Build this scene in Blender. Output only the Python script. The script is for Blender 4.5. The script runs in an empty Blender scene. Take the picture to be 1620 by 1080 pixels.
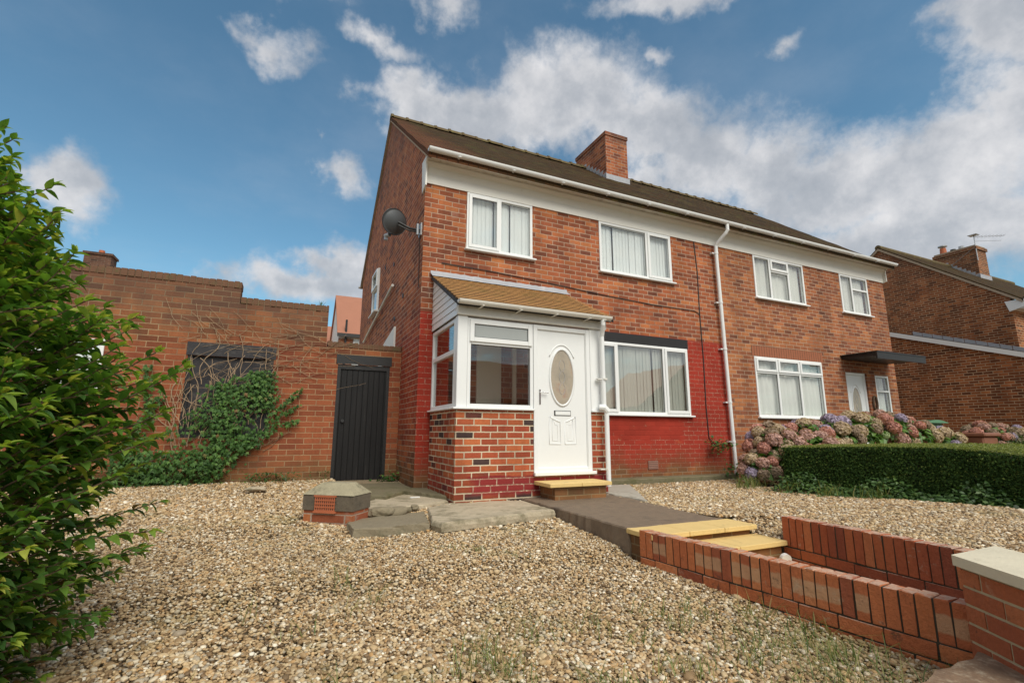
import bpy, math, random
import numpy as np
from mathutils import Vector, Matrix
random.seed(7); RS=np.random.RandomState(11)
R=math.radians
S=bpy.context.scene; COL=S.collection
# ---------------- camera ----------------
cd=bpy.data.cameras.new('camera'); cam=bpy.data.objects.new('camera',cd); COL.objects.link(cam)
yaw,pit,rol=R(-24.66),R(10.72),R(0.2)
f=Vector((-math.sin(yaw)*math.cos(pit),math.cos(yaw)*math.cos(pit),math.sin(pit)))
r0=Vector((math.cos(yaw),math.sin(yaw),0)); u0=r0.cross(f)
r=r0*math.cos(rol)+u0*math.sin(rol); u=-r0*math.sin(rol)+u0*math.cos(rol)
M=Matrix((r,u,-f)).transposed().to_4x4(); M.translation=Vector((-1.669,-6.903,.701)); cam.matrix_world=M
cd.sensor_width=36; cd.lens=36*763.5/1620; cd.clip_start=.02; cd.clip_end=2000
S.camera=cam
# ---------------- view / world ----------------
S.view_settings.view_transform='Standard'; S.view_settings.look='None'
S.view_settings.exposure=0.75; S.view_settings.gamma=1
SUN_EL,SUN_AZ=R(46),R(174)      # azimuth clockwise from +Y
class N:
    def __init__(s,tree): s.t=tree; s.l=tree.links
    def n(s,typ,**k):
        x=s.t.nodes.new(typ)
        for a,b in k.items(): setattr(x,a,b)
        return x
    def set(s,sock,v):
        if isinstance(v,bpy.types.NodeSocket): s.l.new(v,sock)
        elif v is not None: sock.default_value=v
    def m(s,op,a,b=None,c=None,clamp=False):
        x=s.n('ShaderNodeMath',operation=op,use_clamp=clamp)
        for i,v in enumerate((a,b,c)):
            if v is not None: s.set(x.inputs[i],v)
        return x.outputs[0]
    def vm(s,op,a,b=None,sc=None):
        x=s.n('ShaderNodeVectorMath',operation=op); s.set(x.inputs[0],a)
        if b is not None: s.set(x.inputs[1],b)
        if sc is not None: s.set(x.inputs['Scale'],sc)
        return x.outputs['Vector'] if op not in('LENGTH','DOT_PRODUCT') else x.outputs['Value']
    def noise(s,vec,scale,det=3,rough=.5,col=False):
        x=s.n('ShaderNodeTexNoise'); s.set(x.inputs['Vector'],vec); s.set(x.inputs['Scale'],scale)
        x.inputs['Detail'].default_value=det; x.inputs['Roughness'].default_value=rough
        return x.outputs['Color' if col else 'Fac']
    def mix(s,fac,a,b,mode='MIX'):
        x=s.n('ShaderNodeMix',data_type='RGBA',blend_type=mode); s.set(x.inputs[0],fac); s.set(x.inputs[6],a); s.set(x.inputs[7],b); return x.outputs[2]
    def ramp(s,fac,stops,interp='LINEAR'):
        x=s.n('ShaderNodeValToRGB'); x.color_ramp.interpolation=interp; e=x.color_ramp.elements
        while len(e)<len(stops): e.new(.5)
        for i,(p,c) in enumerate(stops): e[i].position=p; e[i].color=(c[0],c[1],c[2],1)
        s.set(x.inputs[0],fac); return x.outputs[0]
    def sm(s,v,a,b):
        x=s.n('ShaderNodeMapRange',interpolation_type='SMOOTHSTEP'); s.set(x.inputs[0],v); x.inputs[1].default_value=a; x.inputs[2].default_value=b
        x.inputs[3].default_value=0; x.inputs[4].default_value=1; return x.outputs[0]
    def sep(s,v):
        x=s.n('ShaderNodeSeparateXYZ'); s.set(x.inputs[0],v); return x.outputs
    def comb(s,a,b,c=0.):
        x=s.n('ShaderNodeCombineXYZ'); s.set(x.inputs[0],a); s.set(x.inputs[1],b); s.set(x.inputs[2],c); return x.outputs[0]
def C4(c): return (c[0],c[1],c[2],1)
W=bpy.data.worlds.new('World'); S.world=W; W.use_nodes=True
g=N(W.node_tree); W.node_tree.nodes.clear()
sky=g.n('ShaderNodeTexSky',sky_type='NISHITA',sun_disc=False); sky.sun_elevation=SUN_EL; sky.sun_rotation=SUN_AZ
sky.air_density=1.0; sky.dust_density=.6; sky.ozone_density=2.5; sky.altitude=50
tc=g.n('ShaderNodeTexCoord').outputs['Generated']
sx=g.sep(tc)
az=g.m('MULTIPLY',g.m('ARCTAN2',sx[0],sx[1]),57.2958); el=g.m('MULTIPLY',g.m('ARCSINE',sx[2]),57.2958)
# cloud deck coordinates: where the view ray meets a flat layer
zz=g.m('ADD',g.m('MAXIMUM',sx[2],0.0),.12)
deck=g.comb(g.m('DIVIDE',sx[0],zz),g.m('DIVIDE',sx[1],zz),0.)
nz=g.noise(tc,6.5,8,.62); nz2=g.noise(deck,1.1,7,.6); fine=g.noise(tc,17,7,.65)
CL=[(20,36.2,11,3.6,1),(31,36.8,12,4.4,1),(41,34.0,8,3.6,.95),(11.5,36.6,7,2.4,.85),(46,29.5,9,4.6,.95),(53,27.0,8,4.6,1),(60,23.5,8,4.4,.95),(68,22.5,9,4.0,1),(75,25.5,6,3.6,.9),(66,17.5,12,3.0,.9),(75.5,32,4.6,5.0,.75),(72,18.5,7,3.0,.9),(-8.5,42.4,11,2.1,.52),(15.0,44.9,7.5,2.2,.5),(47,44.6,13,2.1,.55),(-3.2,37.8,4.6,2.4,.42),(8.0,40.6,7.0,2.1,.32),(2.8,28.2,4.6,2.8,.55),(-1,31.5,3.0,1.4,.1),(-19.6,21.4,3.8,2.7,.85),(0.6,16.2,8.0,2.4,.9),(6.5,18.6,4.4,2.6,.8),(45,40.0,3.6,1.8,.1),(56,38.5,4.5,2.0,.12),(37,12,20,2.0,.7)]
mask=None
wv=g.sep(g.noise(tc,4.2,5,.55,True)); wf=g.sep(g.noise(tc,13.,5,.6,True))
az_=g.m('ADD',az,g.m('ADD',g.m('MULTIPLY',g.m('SUBTRACT',wv[0],.5),22.),g.m('MULTIPLY',g.m('SUBTRACT',wf[0],.5),6.)))
el_=g.m('ADD',el,g.m('ADD',g.m('MULTIPLY',g.m('SUBTRACT',wv[1],.5),9.),g.m('MULTIPLY',g.m('SUBTRACT',wf[1],.5),4.)))
for (a,e,ra,re,w) in CL:
    da=g.m('DIVIDE',g.m('SUBTRACT',az_,a),ra); de=g.m('DIVIDE',g.m('SUBTRACT',el_,e),re)
    d=g.m('SQRT',g.m('ADD',g.m('MULTIPLY',da,da),g.m('MULTIPLY',de,de)))
    v=g.m('SUBTRACT',g.m('MULTIPLY',g.m('SUBTRACT',1.12,d),1.6),(1-w)*(1.45 if w<.6 else .6)); mask=v if mask is None else g.m('MAXIMUM',mask,v)
behind=g.m('MULTIPLY',g.m('SUBTRACT',nz2,.34),6.0)
infront=g.m('MULTIPLY',g.sm(az,-50,-38),g.m('SUBTRACT',1,g.sm(az,88,102)))
infront=g.m('MULTIPLY',infront,g.m('SUBTRACT',1,g.sm(el,50,60)))
mm=g.n('ShaderNodeMix',data_type='FLOAT'); g.set(mm.inputs[0],infront); g.set(mm.inputs[2],behind); g.set(mm.inputs[3],g.m('MAXIMUM',mask,-.9))
mk=g.m('ADD',mm.outputs[0],g.m('ADD',g.m('MULTIPLY',g.m('SUBTRACT',nz,.5),1.3),g.m('MULTIPLY',g.m('SUBTRACT',fine,.5),1.7)))
cov=g.m('MULTIPLY',g.sm(mk,-.45,.85),.93)
cov=g.m('MULTIPLY',cov,g.sm(el,-1,4))
ln=g.noise(tc,9.5,6,.6)
lit=g.m('ADD',g.m('MULTIPLY',g.m('SUBTRACT',ln,.5),1.5),g.m('ADD',.44,g.m('MULTIPLY',g.m('SUBTRACT',nz,.5),.9)))
edge=g.m('SUBTRACT',1,g.sm(mk,.5,1.8)); lit=g.m('ADD',lit,g.m('MULTIPLY',edge,.18))
cc=g.ramp(lit,[(0.,(2.0,2.2,2.5)),(.45,(3.0,3.12,3.35)),(1.,(5.2,5.1,5.1))])
skyc=g.mix(1.,sky.outputs[0],(.65,.87,.80,1),'MULTIPLY')
thin=g.m('MULTIPLY',g.sm(nz2,.42,.8),.22)
skyc=g.mix(thin,skyc,(3.2,3.5,4.0,1))
fin=g.mix(cov,skyc,cc)
bg=g.n('ShaderNodeBackground'); g.set(bg.inputs[0],fin); bg.inputs[1].default_value=.1
wo=g.n('ShaderNodeOutputWorld'); g.l.new(bg.outputs[0],wo.inputs[0])
sd=bpy.data.lights.new('sun','SUN'); sd.energy=1.9; sd.angle=R(40); sd.color=(1,.955,.85)
so=bpy.data.objects.new('sun',sd); COL.objects.link(so)
dv=Vector((math.sin(SUN_AZ)*math.cos(SUN_EL),math.cos(SUN_AZ)*math.cos(SUN_EL),math.sin(SUN_EL)))
so.rotation_euler=dv.to_track_quat('Z','Y').to_euler(); so.location=(0,0,30)

# ---------------- mesh helpers ----------------
class MB:
    def __init__(s): s.v=[];s.f=[]
    def add(s,vs,fs):
        b=len(s.v); s.v+= [tuple(x) for x in vs]; s.f+= [tuple(i+b for i in q) for q in fs]; return s
    def box(s,x0,x1,y0,y1,z0,z1):
        return s.add([(x0,y0,z0),(x1,y0,z0),(x1,y1,z0),(x0,y1,z0),(x0,y0,z1),(x1,y0,z1),(x1,y1,z1),(x0,y1,z1)],
          [(0,3,2,1),(4,5,6,7),(0,1,5,4),(1,2,6,5),(2,3,7,6),(3,0,4,7)])
    def cbox(s,x0,x1,y0,y1,z0,z1,b=.006):
        # box with chamfered upright/top edges
        vs=[];
        for (z,i) in ((z0,b),(z0+b,0),(z1-b,0),(z1,b)):
            for (x,y) in ((x0+b+i,y0+i),(x1-b-i,y0+i),(x1-i,y0+b+i),(x1-i,y1-b-i),(x1-b-i,y1-i),(x0+b+i,y1-i),(x0+i,y1-b-i),(x0+i,y0+b+i)): vs.append((x,y,z))
        fs=[tuple(range(7,-1,-1)),tuple(range(24,32))]
        for k in range(3):
            for i in range(8): fs.append((k*8+i,k*8+(i+1)%8,k*8+8+(i+1)%8,k*8+8+i))
        return s.add(vs,fs)
    def prism(s,pts,z0,z1):
        n=len(pts); vs=[(p[0],p[1],z0) for p in pts]+[(p[0],p[1],z1) for p in pts]
        return s.add(vs,[tuple(range(n-1,-1,-1)),tuple(range(n,2*n))]+[(i,(i+1)%n,n+(i+1)%n,n+i) for i in range(n)])
    def ext(s,pts,d):   # planar 3d polygon extruded by vector d
        n=len(pts); vs=[tuple(p) for p in pts]+[(p[0]+d[0],p[1]+d[1],p[2]+d[2]) for p in pts]
        return s.add(vs,[tuple(range(n-1,-1,-1)),tuple(range(n,2*n))]+[(i,(i+1)%n,n+(i+1)%n,n+i) for i in range(n)])
    def tube(s,path,rad,n=8,cap=True):
        path=[Vector(p) for p in path]; rr=rad if isinstance(rad,(list,tuple)) else [rad]*len(path)
        base=len(s.v); t0=(path[1]-path[0]).normalized(); up=Vector((0,0,1)) if abs(t0.z)<.9 else Vector((1,0,0))
        for i,p in enumerate(path):
            t=(path[min(i+1,len(path)-1)]-path[max(i-1,0)]).normalized()
            a=t.cross(up); a=a.normalized() if a.length>1e-4 else Vector((1,0,0)); b=a.cross(t)
            up=b
            for k in range(n):
                q=p+a*(rr[i]*math.cos(2*math.pi*k/n))+b*(rr[i]*math.sin(2*math.pi*k/n)); s.v.append(tuple(q))
        for i in range(len(path)-1):
            for k in range(n):
                s.f.append((base+i*n+k,base+i*n+(k+1)%n,base+(i+1)*n+(k+1)%n,base+(i+1)*n+k))
        if cap: s.f.append(tuple(base+k for k in range(n-1,-1,-1))); s.f.append(tuple(base+(len(path)-1)*n+k for k in range(n)))
        return s
    def build(s,name,mat,parent=None,smooth=False,**k):
        me=bpy.data.meshes.new(name); me.from_pydata(s.v,[],s.f); me.update()
        if smooth: me.shade_smooth()
        if mat is not None: me.materials.append(mat)
        return link(name,me,parent,**k)
def link(name,me,parent=None,**k):
    o=bpy.data.objects.new(name,me); COL.objects.link(o)
    if parent is not None:
        o.parent=parent; o.matrix_parent_inverse=Matrix.Translation(parent.location).inverted()
    for a,b in k.items(): o[a]=b
    return o
def thing(name,label,cat,loc=(0,0,0),group=None):
    o=bpy.data.objects.new(name,None); COL.objects.link(o); o.location=loc; o.empty_display_size=.2
    o['label']=label; o['category']=cat
    if group: o['group']=group
    return o
def npmesh(name,V,F,mat,rnd=None,smooth=False):
    """V (n,3), F (m,k) uniform polygons, rnd per face float"""
    V=np.asarray(V,np.float32); F=np.asarray(F,np.int32); m,k=F.shape
    me=bpy.data.meshes.new(name); me.vertices.add(len(V)); me.vertices.foreach_set('co',V.ravel())
    me.loops.add(m*k); me.loops.foreach_set('vertex_index',F.ravel())
    me.polygons.add(m); me.polygons.foreach_set('loop_start',np.arange(0,m*k,k,dtype=np.int32))
    try: me.polygons.foreach_set('loop_total',np.full(m,k,np.int32))
    except Exception: pass
    me.update(calc_edges=True)
    if smooth: me.shade_smooth()
    else: me.shade_flat()
    if rnd is not None:
        a=me.attributes.new('rnd','FLOAT','FACE'); a.data.foreach_set('value',np.asarray(rnd,np.float32))
    me.materials.append(mat); return me
def scatter(TV,TF,pos,Rm,scale,rnd):
    """instances of template (TV,TF) baked into arrays"""
    n=len(pos); V=np.einsum('nij,vj->nvi',Rm,TV)*np.asarray(scale).reshape(n,1,-1)+pos[:,None,:]
    F=(TF[None]+(np.arange(n)*len(TV))[:,None,None]).reshape(-1,TF.shape[1])
    return V.reshape(-1,3),F,np.repeat(rnd,len(TF))
def frames(dirs,nrm):
    """rotation matrices whose x axis = dirs, z axis ~ nrm"""
    x=dirs/np.linalg.norm(dirs,axis=1,keepdims=True); y=np.cross(nrm,x); y/=np.linalg.norm(y,axis=1,keepdims=True)+1e-9
    z=np.cross(x,y); return np.stack([x,y,z],axis=2)
def rndunit(n):
    v=RS.normal(size=(n,3)); return v/np.linalg.norm(v,axis=1,keepdims=True)

# ---------------- materials ----------------
def newmat(name):
    m=bpy.data.materials.new(name); m.use_nodes=True; m.node_tree.nodes.clear(); g=N(m.node_tree)
    b=g.n('ShaderNodeBsdfPrincipled'); o=g.n('ShaderNodeOutputMaterial'); g.l.new(b.outputs[0],o.inputs[0]); return m,g,b,o
def posn(g):
    x=g.n('ShaderNodeNewGeometry'); return x.outputs['Position'],x.outputs['True Normal']
def bump(g,b,h,st=.4,dist=.01):
    x=g.n('ShaderNodeBump'); x.inputs['Strength'].default_value=st; x.inputs['Distance'].default_value=dist; g.set(x.inputs['Height'],h); g.l.new(x.outputs[0],b.inputs['Normal'])
def plain(name,c,rough=.5,var=.15,scale=6,bst=0.,bsc=60,spec=.5,dirt=None,metal=0,coat=0):
    m,g,b,o=newmat(name); p,_=posn(g)
    n=g.noise(p,scale,5,.6); n2=g.noise(p,scale*7,3)
    k=g.m('ADD',g.m('MULTIPLY',g.m('ADD',g.m('MULTIPLY',n,.7),g.m('MULTIPLY',n2,.3)),2*var),1-var)
    col=g.mix(1.,C4(c),g.comb(k,k,k),'MULTIPLY')
    if dirt:
        dc,th,sc=dirt; dm=g.sm(g.noise(p,sc,6,.7),th,th+.22); col=g.mix(g.m('MULTIPLY',dm,.75),col,C4(dc))
    g.set(b.inputs['Base Color'],col); b.inputs['Roughness'].default_value=rough; b.inputs['Metallic'].default_value=metal
    b.inputs['Specular IOR Level'].default_value=spec
    if bst: bump(g,b,g.noise(p,bsc,5,.6),bst,.006)
    return m
BL,BH=.2275,.081
def brick(name,stops,mortar,mw=.0055,v0=0.,paint=None,L=BL,H=BH,u0=0.,soot=None,moss=None,bst=.5,effl=0.,swap=False,mvar=.15):
    m,g,b,o=newmat(name); p,nn=posn(g); ps=g.sep(p); ns=g.sep(nn)
    ax=g.m('GREATER_THAN',g.m('ABSOLUTE',ns[0]),.6); azn=g.m('GREATER_THAN',g.m('ABSOLUTE',ns[2]),.6)
    def fm(fac,a,c):
        x=g.n('ShaderNodeMix',data_type='FLOAT'); g.set(x.inputs[0],fac); g.set(x.inputs[2],a); g.set(x.inputs[3],c); return x.outputs[0]
    wob=g.noise(p,9,2); U=fm(ax,ps[0],ps[1]); Vv=fm(azn,ps[2],ps[1])
    U=g.m('ADD',U,g.m('MULTIPLY',g.m('SUBTRACT',wob,.5),.006)); Vv=g.m('ADD',Vv,g.m('MULTIPLY',g.m('SUBTRACT',g.noise(p,5,2),.5),.008))
    if swap: U,Vv=Vv,U
    vr=g.m('DIVIDE',g.m('SUBTRACT',Vv,v0),H); row=g.m('FLOOR',vr); fv=g.m('FRACT',vr)
    jit=g.m('MULTIPLY',g.m('SUBTRACT',g.m('FRACT',g.m('MULTIPLY',g.m('SINE',g.m('MULTIPLY',row,12.9898)),43.758)),.5),.14)
    off=g.m('ADD',g.m('MULTIPLY',g.m('FLOORED_MODULO',row,2.),.5),jit)
    cr=g.m('ADD',g.m('DIVIDE',g.m('SUBTRACT',U,u0),L),off); colm=g.m('FLOOR',cr); fu=g.m('FRACT',cr)
    du=g.m('MULTIPLY',g.m('MINIMUM',fu,g.m('SUBTRACT',1,fu)),L); dv_=g.m('MULTIPLY',g.m('MINIMUM',fv,g.m('SUBTRACT',1,fv)),H)
    d=g.m('MINIMUM',du,dv_); d=g.m('ADD',d,g.m('MULTIPLY',g.m('SUBTRACT',g.noise(p,70,2),.5),.005))
    isb=g.sm(d,mw-.0012,mw+.0018)
    wn=g.n('ShaderNodeTexWhiteNoise',noise_dimensions='3D'); g.set(wn.inputs['Vector'],g.comb(colm,row,g.m('MULTIPLY',ax,7.)))
    rv=wn.outputs['Value']; wc=g.sep(wn.outputs['Color'])
    big=g.noise(p,.55,4,.6)
    rv=g.m('ADD',g.m('MULTIPLY',rv,.8),g.m('MULTIPLY',g.m('SUBTRACT',big,.4),.5),clamp=True)
    bc=g.ramp(rv,stops)
    inn=g.noise(p,38,4,.65); k=g.m('ADD',.70,g.m('MULTIPLY',inn,.6)); k=g.m('MULTIPLY',k,g.m('ADD',.86,g.m('MULTIPLY',wc[1],.28)))
    bc=g.mix(1.,bc,g.comb(k,k,k),'MULTIPLY')
    mn=g.m('ADD',1-mvar,g.m('MULTIPLY',g.noise(p,20,4,.7),2*mvar)); mc=g.mix(1.,C4(mortar),g.comb(mn,mn,mn),'MULTIPLY')
    # patches where the pointing has weathered dark
    mc=g.mix(g.m('MULTIPLY',g.sm(g.noise(p,1.3,5,.6),.5,.68),.55),mc,(.13,.075,.05,1))
    if paint: paint_mask=paint(g,p,ps,ns,ax,fm)
    if effl:
        e=g.m('MULTIPLY',g.sm(g.noise(p,3.1,6,.72),.60,.72),effl); bc=g.mix(e,bc,(.42,.36,.32,1))
    col=g.mix(isb,mc,bc)
    sv=g.n('ShaderNodeMapping'); g.set(sv.inputs[0],p); sv.inputs['Scale'].default_value=(2.6,2.6,.45); stn=g.m('ADD',.82,g.m('MULTIPLY',g.sm(g.noise(sv.outputs[0],1.,6,.65),.34,.62),.28)); col=g.mix(1.,col,g.comb(stn,g.m('MULTIPLY',stn,.99),g.m('MULTIPLY',stn,.98)),'MULTIPLY')
    if paint:
        pm,pc,pmm=paint_mask
        wear=g.sm(g.noise(p,26,5,.7),.34,.52)
        pm_=g.m('MULTIPLY',pm,fm(isb,g.m('MULTIPLY',pmm,g.m('MAXIMUM',wear,g.sm(pmm,.85,1.) if isinstance(pmm,bpy.types.NodeSocket) else 0.)),1.))
        kk=g.m('ADD',.80,g.m('ADD',g.m('MULTIPLY',inn,.24),g.m('MULTIPLY',wc[1],.16))); pcc=g.mix(1.,pc,g.comb(kk,kk,kk),'MULTIPLY')
        col=g.mix(pm_,col,pcc)
    if soot:
        a,z0_,z1_=soot; s_=g.m('MULTIPLY',g.sm(g.m('ADD',ps[2],g.m('MULTIPLY',g.m('SUBTRACT',g.noise(p,1.6,5,.65),.5),1.6)),z0_,z1_),a); col=g.mix(s_,col,(.085,.060,.048,1))
    if moss:
        a,z0_,z1_=moss; s_=g.m('MULTIPLY',g.m('SUBTRACT',1,g.sm(g.m('ADD',ps[2],g.m('MULTIPLY',g.m('SUBTRACT',g.noise(p,2.2,5,.7),.5),.7)),z0_,z1_)),a); col=g.mix(s_,col,(.105,.085,.035,1))
    g.set(b.inputs['Base Color'],col); b.inputs['Roughness'].default_value=.85; b.inputs['Specular IOR Level'].default_value=.25
    h=g.m('ADD',g.m('MULTIPLY',isb,.8),g.m('MULTIPLY',inn,.45)); bump(g,b,h,bst,.010)
    return m
BR=[(0.,(.14,.050,.031)),(.18,(.225,.070,.036)),(.42,(.32,.094,.041)),(.72,(.395,.126,.049)),(.92,(.47,.178,.067)),(1.,(.55,.26,.10))]
MO=(.46,.325,.235)
def paint_left(g,p,ps,ns,ax,fm):
    nn_=g.m('MULTIPLY',g.m('SUBTRACT',g.noise(p,3,4,.6),.5),.22)
    z=ps[2]
    front=g.m('MULTIPLY',g.m('LESS_THAN',g.m('ADD',z,g.m('MULTIPLY',nn_,.12)),2.475),g.sm(g.m('ADD',z,g.m('MULTIPLY',nn_,3.)),-.05,.17))
    sidez=g.m('SUBTRACT',1,g.sm(g.m('ADD',z,g.m('MULTIPLY',nn_,4.)),1.9,2.9))
    inp=g.m('MULTIPLY',g.m('MULTIPLY',g.m('GREATER_THAN',ps[0],.24),g.m('LESS_THAN',ps[0],2.36)),1.); front=g.m('MULTIPLY',front,g.m('SUBTRACT',1.,inp))
    side=g.m('MULTIPLY',g.m('MULTIPLY',sidez,g.sm(g.m('ADD',z,g.m('MULTIPLY',nn_,3.)),.15,1.15)),g.m('SUBTRACT',1,g.sm(ps[1],2.2,4.)))
    msk=fm(ax,front,g.m('MULTIPLY',side,.62))
    msk=g.m('MULTIPLY',msk,g.m('LESS_THAN',ps[1],6.)); msk=g.m('MULTIPLY',msk,g.m('SUBTRACT',1.,g.m('MULTIPLY',g.sm(g.noise(p,4.,7,.75),.56,.66),.42)))
    pc=g.mix(g.sm(g.noise(p,1.2,4,.6),.35,.7),(.34,.036,.020,1),(.26,.028,.015,1))
    solid=g.m('MULTIPLY',g.m('MULTIPLY',g.sm(ps[0],2.5,2.7),g.m('SUBTRACT',1,g.sm(ps[0],4.9,5.5))),g.sm(g.m('ADD',z,g.m('MULTIPLY',nn_,1.5)),.38,.62))
    mort=g.m('MAXIMUM',fm(ax,.80,.30),solid)
    return msk,pc,mort
def paint_yard(g,p,ps,ns,ax,fm):
    nn_=g.m('SUBTRACT',g.noise(p,1.1,5,.6),.5)
    z=g.m('ADD',ps[2],g.m('MULTIPLY',nn_,1.1))
    a=g.m('MULTIPLY',g.m('SUBTRACT',1,g.sm(z,1.75,2.25)),g.sm(z,-.1,.45))
    return g.m('MULTIPLY',a,.45),g.mix(g.noise(p,2,3),(.30,.055,.028,1),(.24,.06,.03,1)),.5
def paint_porch(g,p,ps,ns,ax,fm):
    z=g.m('ADD',ps[2],g.m('MULTIPLY',g.m('SUBTRACT',g.noise(p,4,4,.6),.5),.10))
    a=g.m('MULTIPLY',g.m('LESS_THAN',z,.175),g.sm(z,-.09,-.02))
    a=g.m('MULTIPLY',a,fm(ax,g.sm(g.m('ADD',ps[0],g.m('MULTIPLY',g.m('SUBTRACT',g.noise(p,6,3),.5),.3)),.32,.46),.45))
    return a,(.235,.028,.026,1),.75
M={}
M['br_left']=brick('left_house_brick',BR,MO,paint=paint_left,effl=.25,moss=(.55,-.05,.55),soot=(.35,5.0,7.6),v0=.02,bst=.6)
M['br_right']=brick('right_house_brick',[(0.,(.145,.058,.036)),(.2,(.235,.082,.042)),(.5,(.315,.110,.048)),(.8,(.38,.145,.058)),(1.,(.47,.20,.085))],(.42,.30,.21),effl=.1,v0=.02)
M['br_far']=brick('far_house_brick',[(0.,(.11,.038,.018)),(.3,(.20,.064,.025)),(.6,(.29,.094,.034)),(1.,(.40,.15,.055))],(.45,.31,.19),mw=.008,v0=.02,soot=(.3,5.,8.))
M['br_yard']=brick('yard_wall_brick',[(0.,(.12,.052,.026)),(.3,(.22,.082,.035)),(.7,(.31,.115,.045)),(1.,(.38,.16,.06))],(.36,.25,.14),paint=paint_yard,soot=(.55,1.9,2.7),moss=(.45,-.1,.5),v0=.03,L=.235,H=.083)
M['br_porch']=brick('porch_brick',[(0.,(.035,.026,.026)),(.17,(.06,.036,.032)),(.26,(.27,.055,.028)),(.6,(.34,.075,.034)),(.9,(.42,.12,.045)),(1.,(.48,.16,.06))],(.60,.50,.36),mw=.0075,paint=paint_porch,moss=(.6,-.28,-.02),v0=-.017,u0=.2,bst=.8,mvar=.08)
M['br_far2']=brick('sooty_chimney_brick',[(0.,(.06,.035,.025)),(.5,(.12,.06,.04)),(1.,(.17,.085,.05))],(.18,.13,.10))
M['br_chim']=brick('chimney_brick',BR,(.40,.29,.22),soot=(.65,8.0,8.8),effl=.3)
def edgebrick(name,tint=(1,1,1),band=True,tops=.75,z0=-.085):
    m,g,b,o=newmat(name); p,_=posn(g); at=g.n('ShaderNodeAttribute'); at.attribute_name='rnd'; rv=at.outputs['Fac']
    c=g.ramp(rv,[(0.,(.30,.080,.036)),(.35,(.43,.115,.042)),(.75,(.52,.16,.055)),(1.,(.58,.22,.085))])
    k=g.m('ADD',.65,g.m('MULTIPLY',g.noise(p,45,5,.7),.7)); c=g.mix(1.,c,g.comb(k,k,k),'MULTIPLY')
    c=g.mix(1.,c,C4(tint),'MULTIPLY'); ps=g.sep(p); _n=g.n('ShaderNodeNewGeometry').outputs['True Normal']; ns=g.sep(_n)
    if band:
        zz_=g.m('ADD',ps[2],g.m('MULTIPLY',g.m('SUBTRACT',g.noise(p,16,3),.5),.03)); bm_=g.m('MULTIPLY',g.sm(zz_,z0-.16,z0-.145),g.m('SUBTRACT',1,g.sm(zz_,z0-.075,z0-.06)))
        pk=g.m('GREATER_THAN',g.m('FRACT',g.m('MULTIPLY',rv,17.3)),.45); c=g.mix(g.m('MULTIPLY',g.m('MULTIPLY',bm_,pk),.6),c,(.56,.37,.21,1))
    c=g.mix(g.m('MULTIPLY',g.sm(g.noise(p,8,6,.7),.60,.70),.45),c,(.50,.38,.26,1))
    c=g.mix(g.m('MULTIPLY',g.m('MULTIPLY',g.m('GREATER_THAN',ns[2],.6),g.sm(g.noise(p,24,4,.7),.32,.55)),tops),c,(.50,.37,.28,1))
    c=g.mix(g.m('MULTIPLY',g.sm(g.noise(p,10,5,.7),.60,.7),.7),c,(.05,.035,.025,1))
    g.set(b.inputs['Base Color'],c); b.inputs['Roughness'].default_value=.88; bump(g,b,g.m('ADD',g.noise(p,90,5,.7),g.m('MULTIPLY',g.noise(p,22,4,.7),2.)),.8,.008); return m
M['edge']=edgebrick('edging_brick'); M['edge2']=edgebrick('dark_edging_brick',(.82,.72,.72),False,.85); M['edge3']=edgebrick('pier_brick',(.80,.78,.85),False,.3)
M['edgemort']=plain('edging_mortar',(.055,.045,.028),.95,.4,14,.6,80,dirt=((.05,.045,.025),.5,9))
M['pvc']=plain('white_upvc',(.80,.81,.80),.28,.03,3)
M['pvc_old']=plain('weathered_white_upvc',(.74,.72,.66),.4,.08,4,dirt=((.42,.38,.30),.60,5))
M['board']=plain('white_render_board',(.80,.78,.72),.55,.05,2.2,dirt=((.55,.50,.40),.60,3))
M['soffit']=plain('soffit_board',(.55,.50,.42),.6,.2,8,dirt=((.25,.2,.14),.5,7))  # beige board with darker brown blotches
M['black']=plain('black_paint',(.014,.013,.013),.45,.35,7,.3,50,dirt=((.07,.065,.06),.6,11))
M['blackboard']=plain('weathered_black_board',(.024,.022,.025),.7,.35,5,.3,40,dirt=((.12,.11,.10),.52,7))
M['lead']=plain('lead_flashing',(.36,.37,.40),.55,.2,9,.4,30,dirt=((.55,.52,.52),.5,8))
M['conc']=plain('old_concrete',(.44,.37,.26),.92,.45,7,1.,45,dirt=((.12,.105,.055),.47,3.6))
M['vent']=plain('dark_stained_render',(.125,.10,.07),.95,.5,9,1.,30,dirt=((.045,.04,.03),.5,8)); M['ventcap']=plain('lichen_concrete',(.33,.29,.19),.95,.4,8,1.,40,dirt=((.11,.10,.06),.48,9))
M['conc2']=plain('rubble_concrete',(.23,.19,.125),.95,.4,5,1.,40,dirt=((.10,.09,.05),.5,5))
M['concpale']=plain('pale_concrete',(.40,.37,.31),.9,.35,6,.6,40,dirt=((.16,.14,.10),.5,6))
M['mossconc']=plain('mossy_concrete',(.17,.145,.085),.9,.35,3,.7,45,dirt=((.085,.085,.03),.45,3))
M['tarpath']=plain('dark_path',(.19,.138,.092),.75,.55,13,1.,120,dirt=((.08,.06,.045),.52,4))
M['yellow']=plain('yellow_paving',(.70,.50,.20),.8,.16,5,.5,90,dirt=((.34,.26,.11),.52,5))
M['coping']=plain('pale_coping',(.62,.56,.42),.85,.2,5,.5,60,dirt=((.30,.27,.18),.56,7))
M['sand']=plain('dark_sandstone',(.20,.125,.075),.92,.8,11,1.,45,dirt=((.46,.38,.27),.50,14))
M['terra']=plain('terracotta',(.42,.12,.05),.75,.2,12,.2,60)
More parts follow.
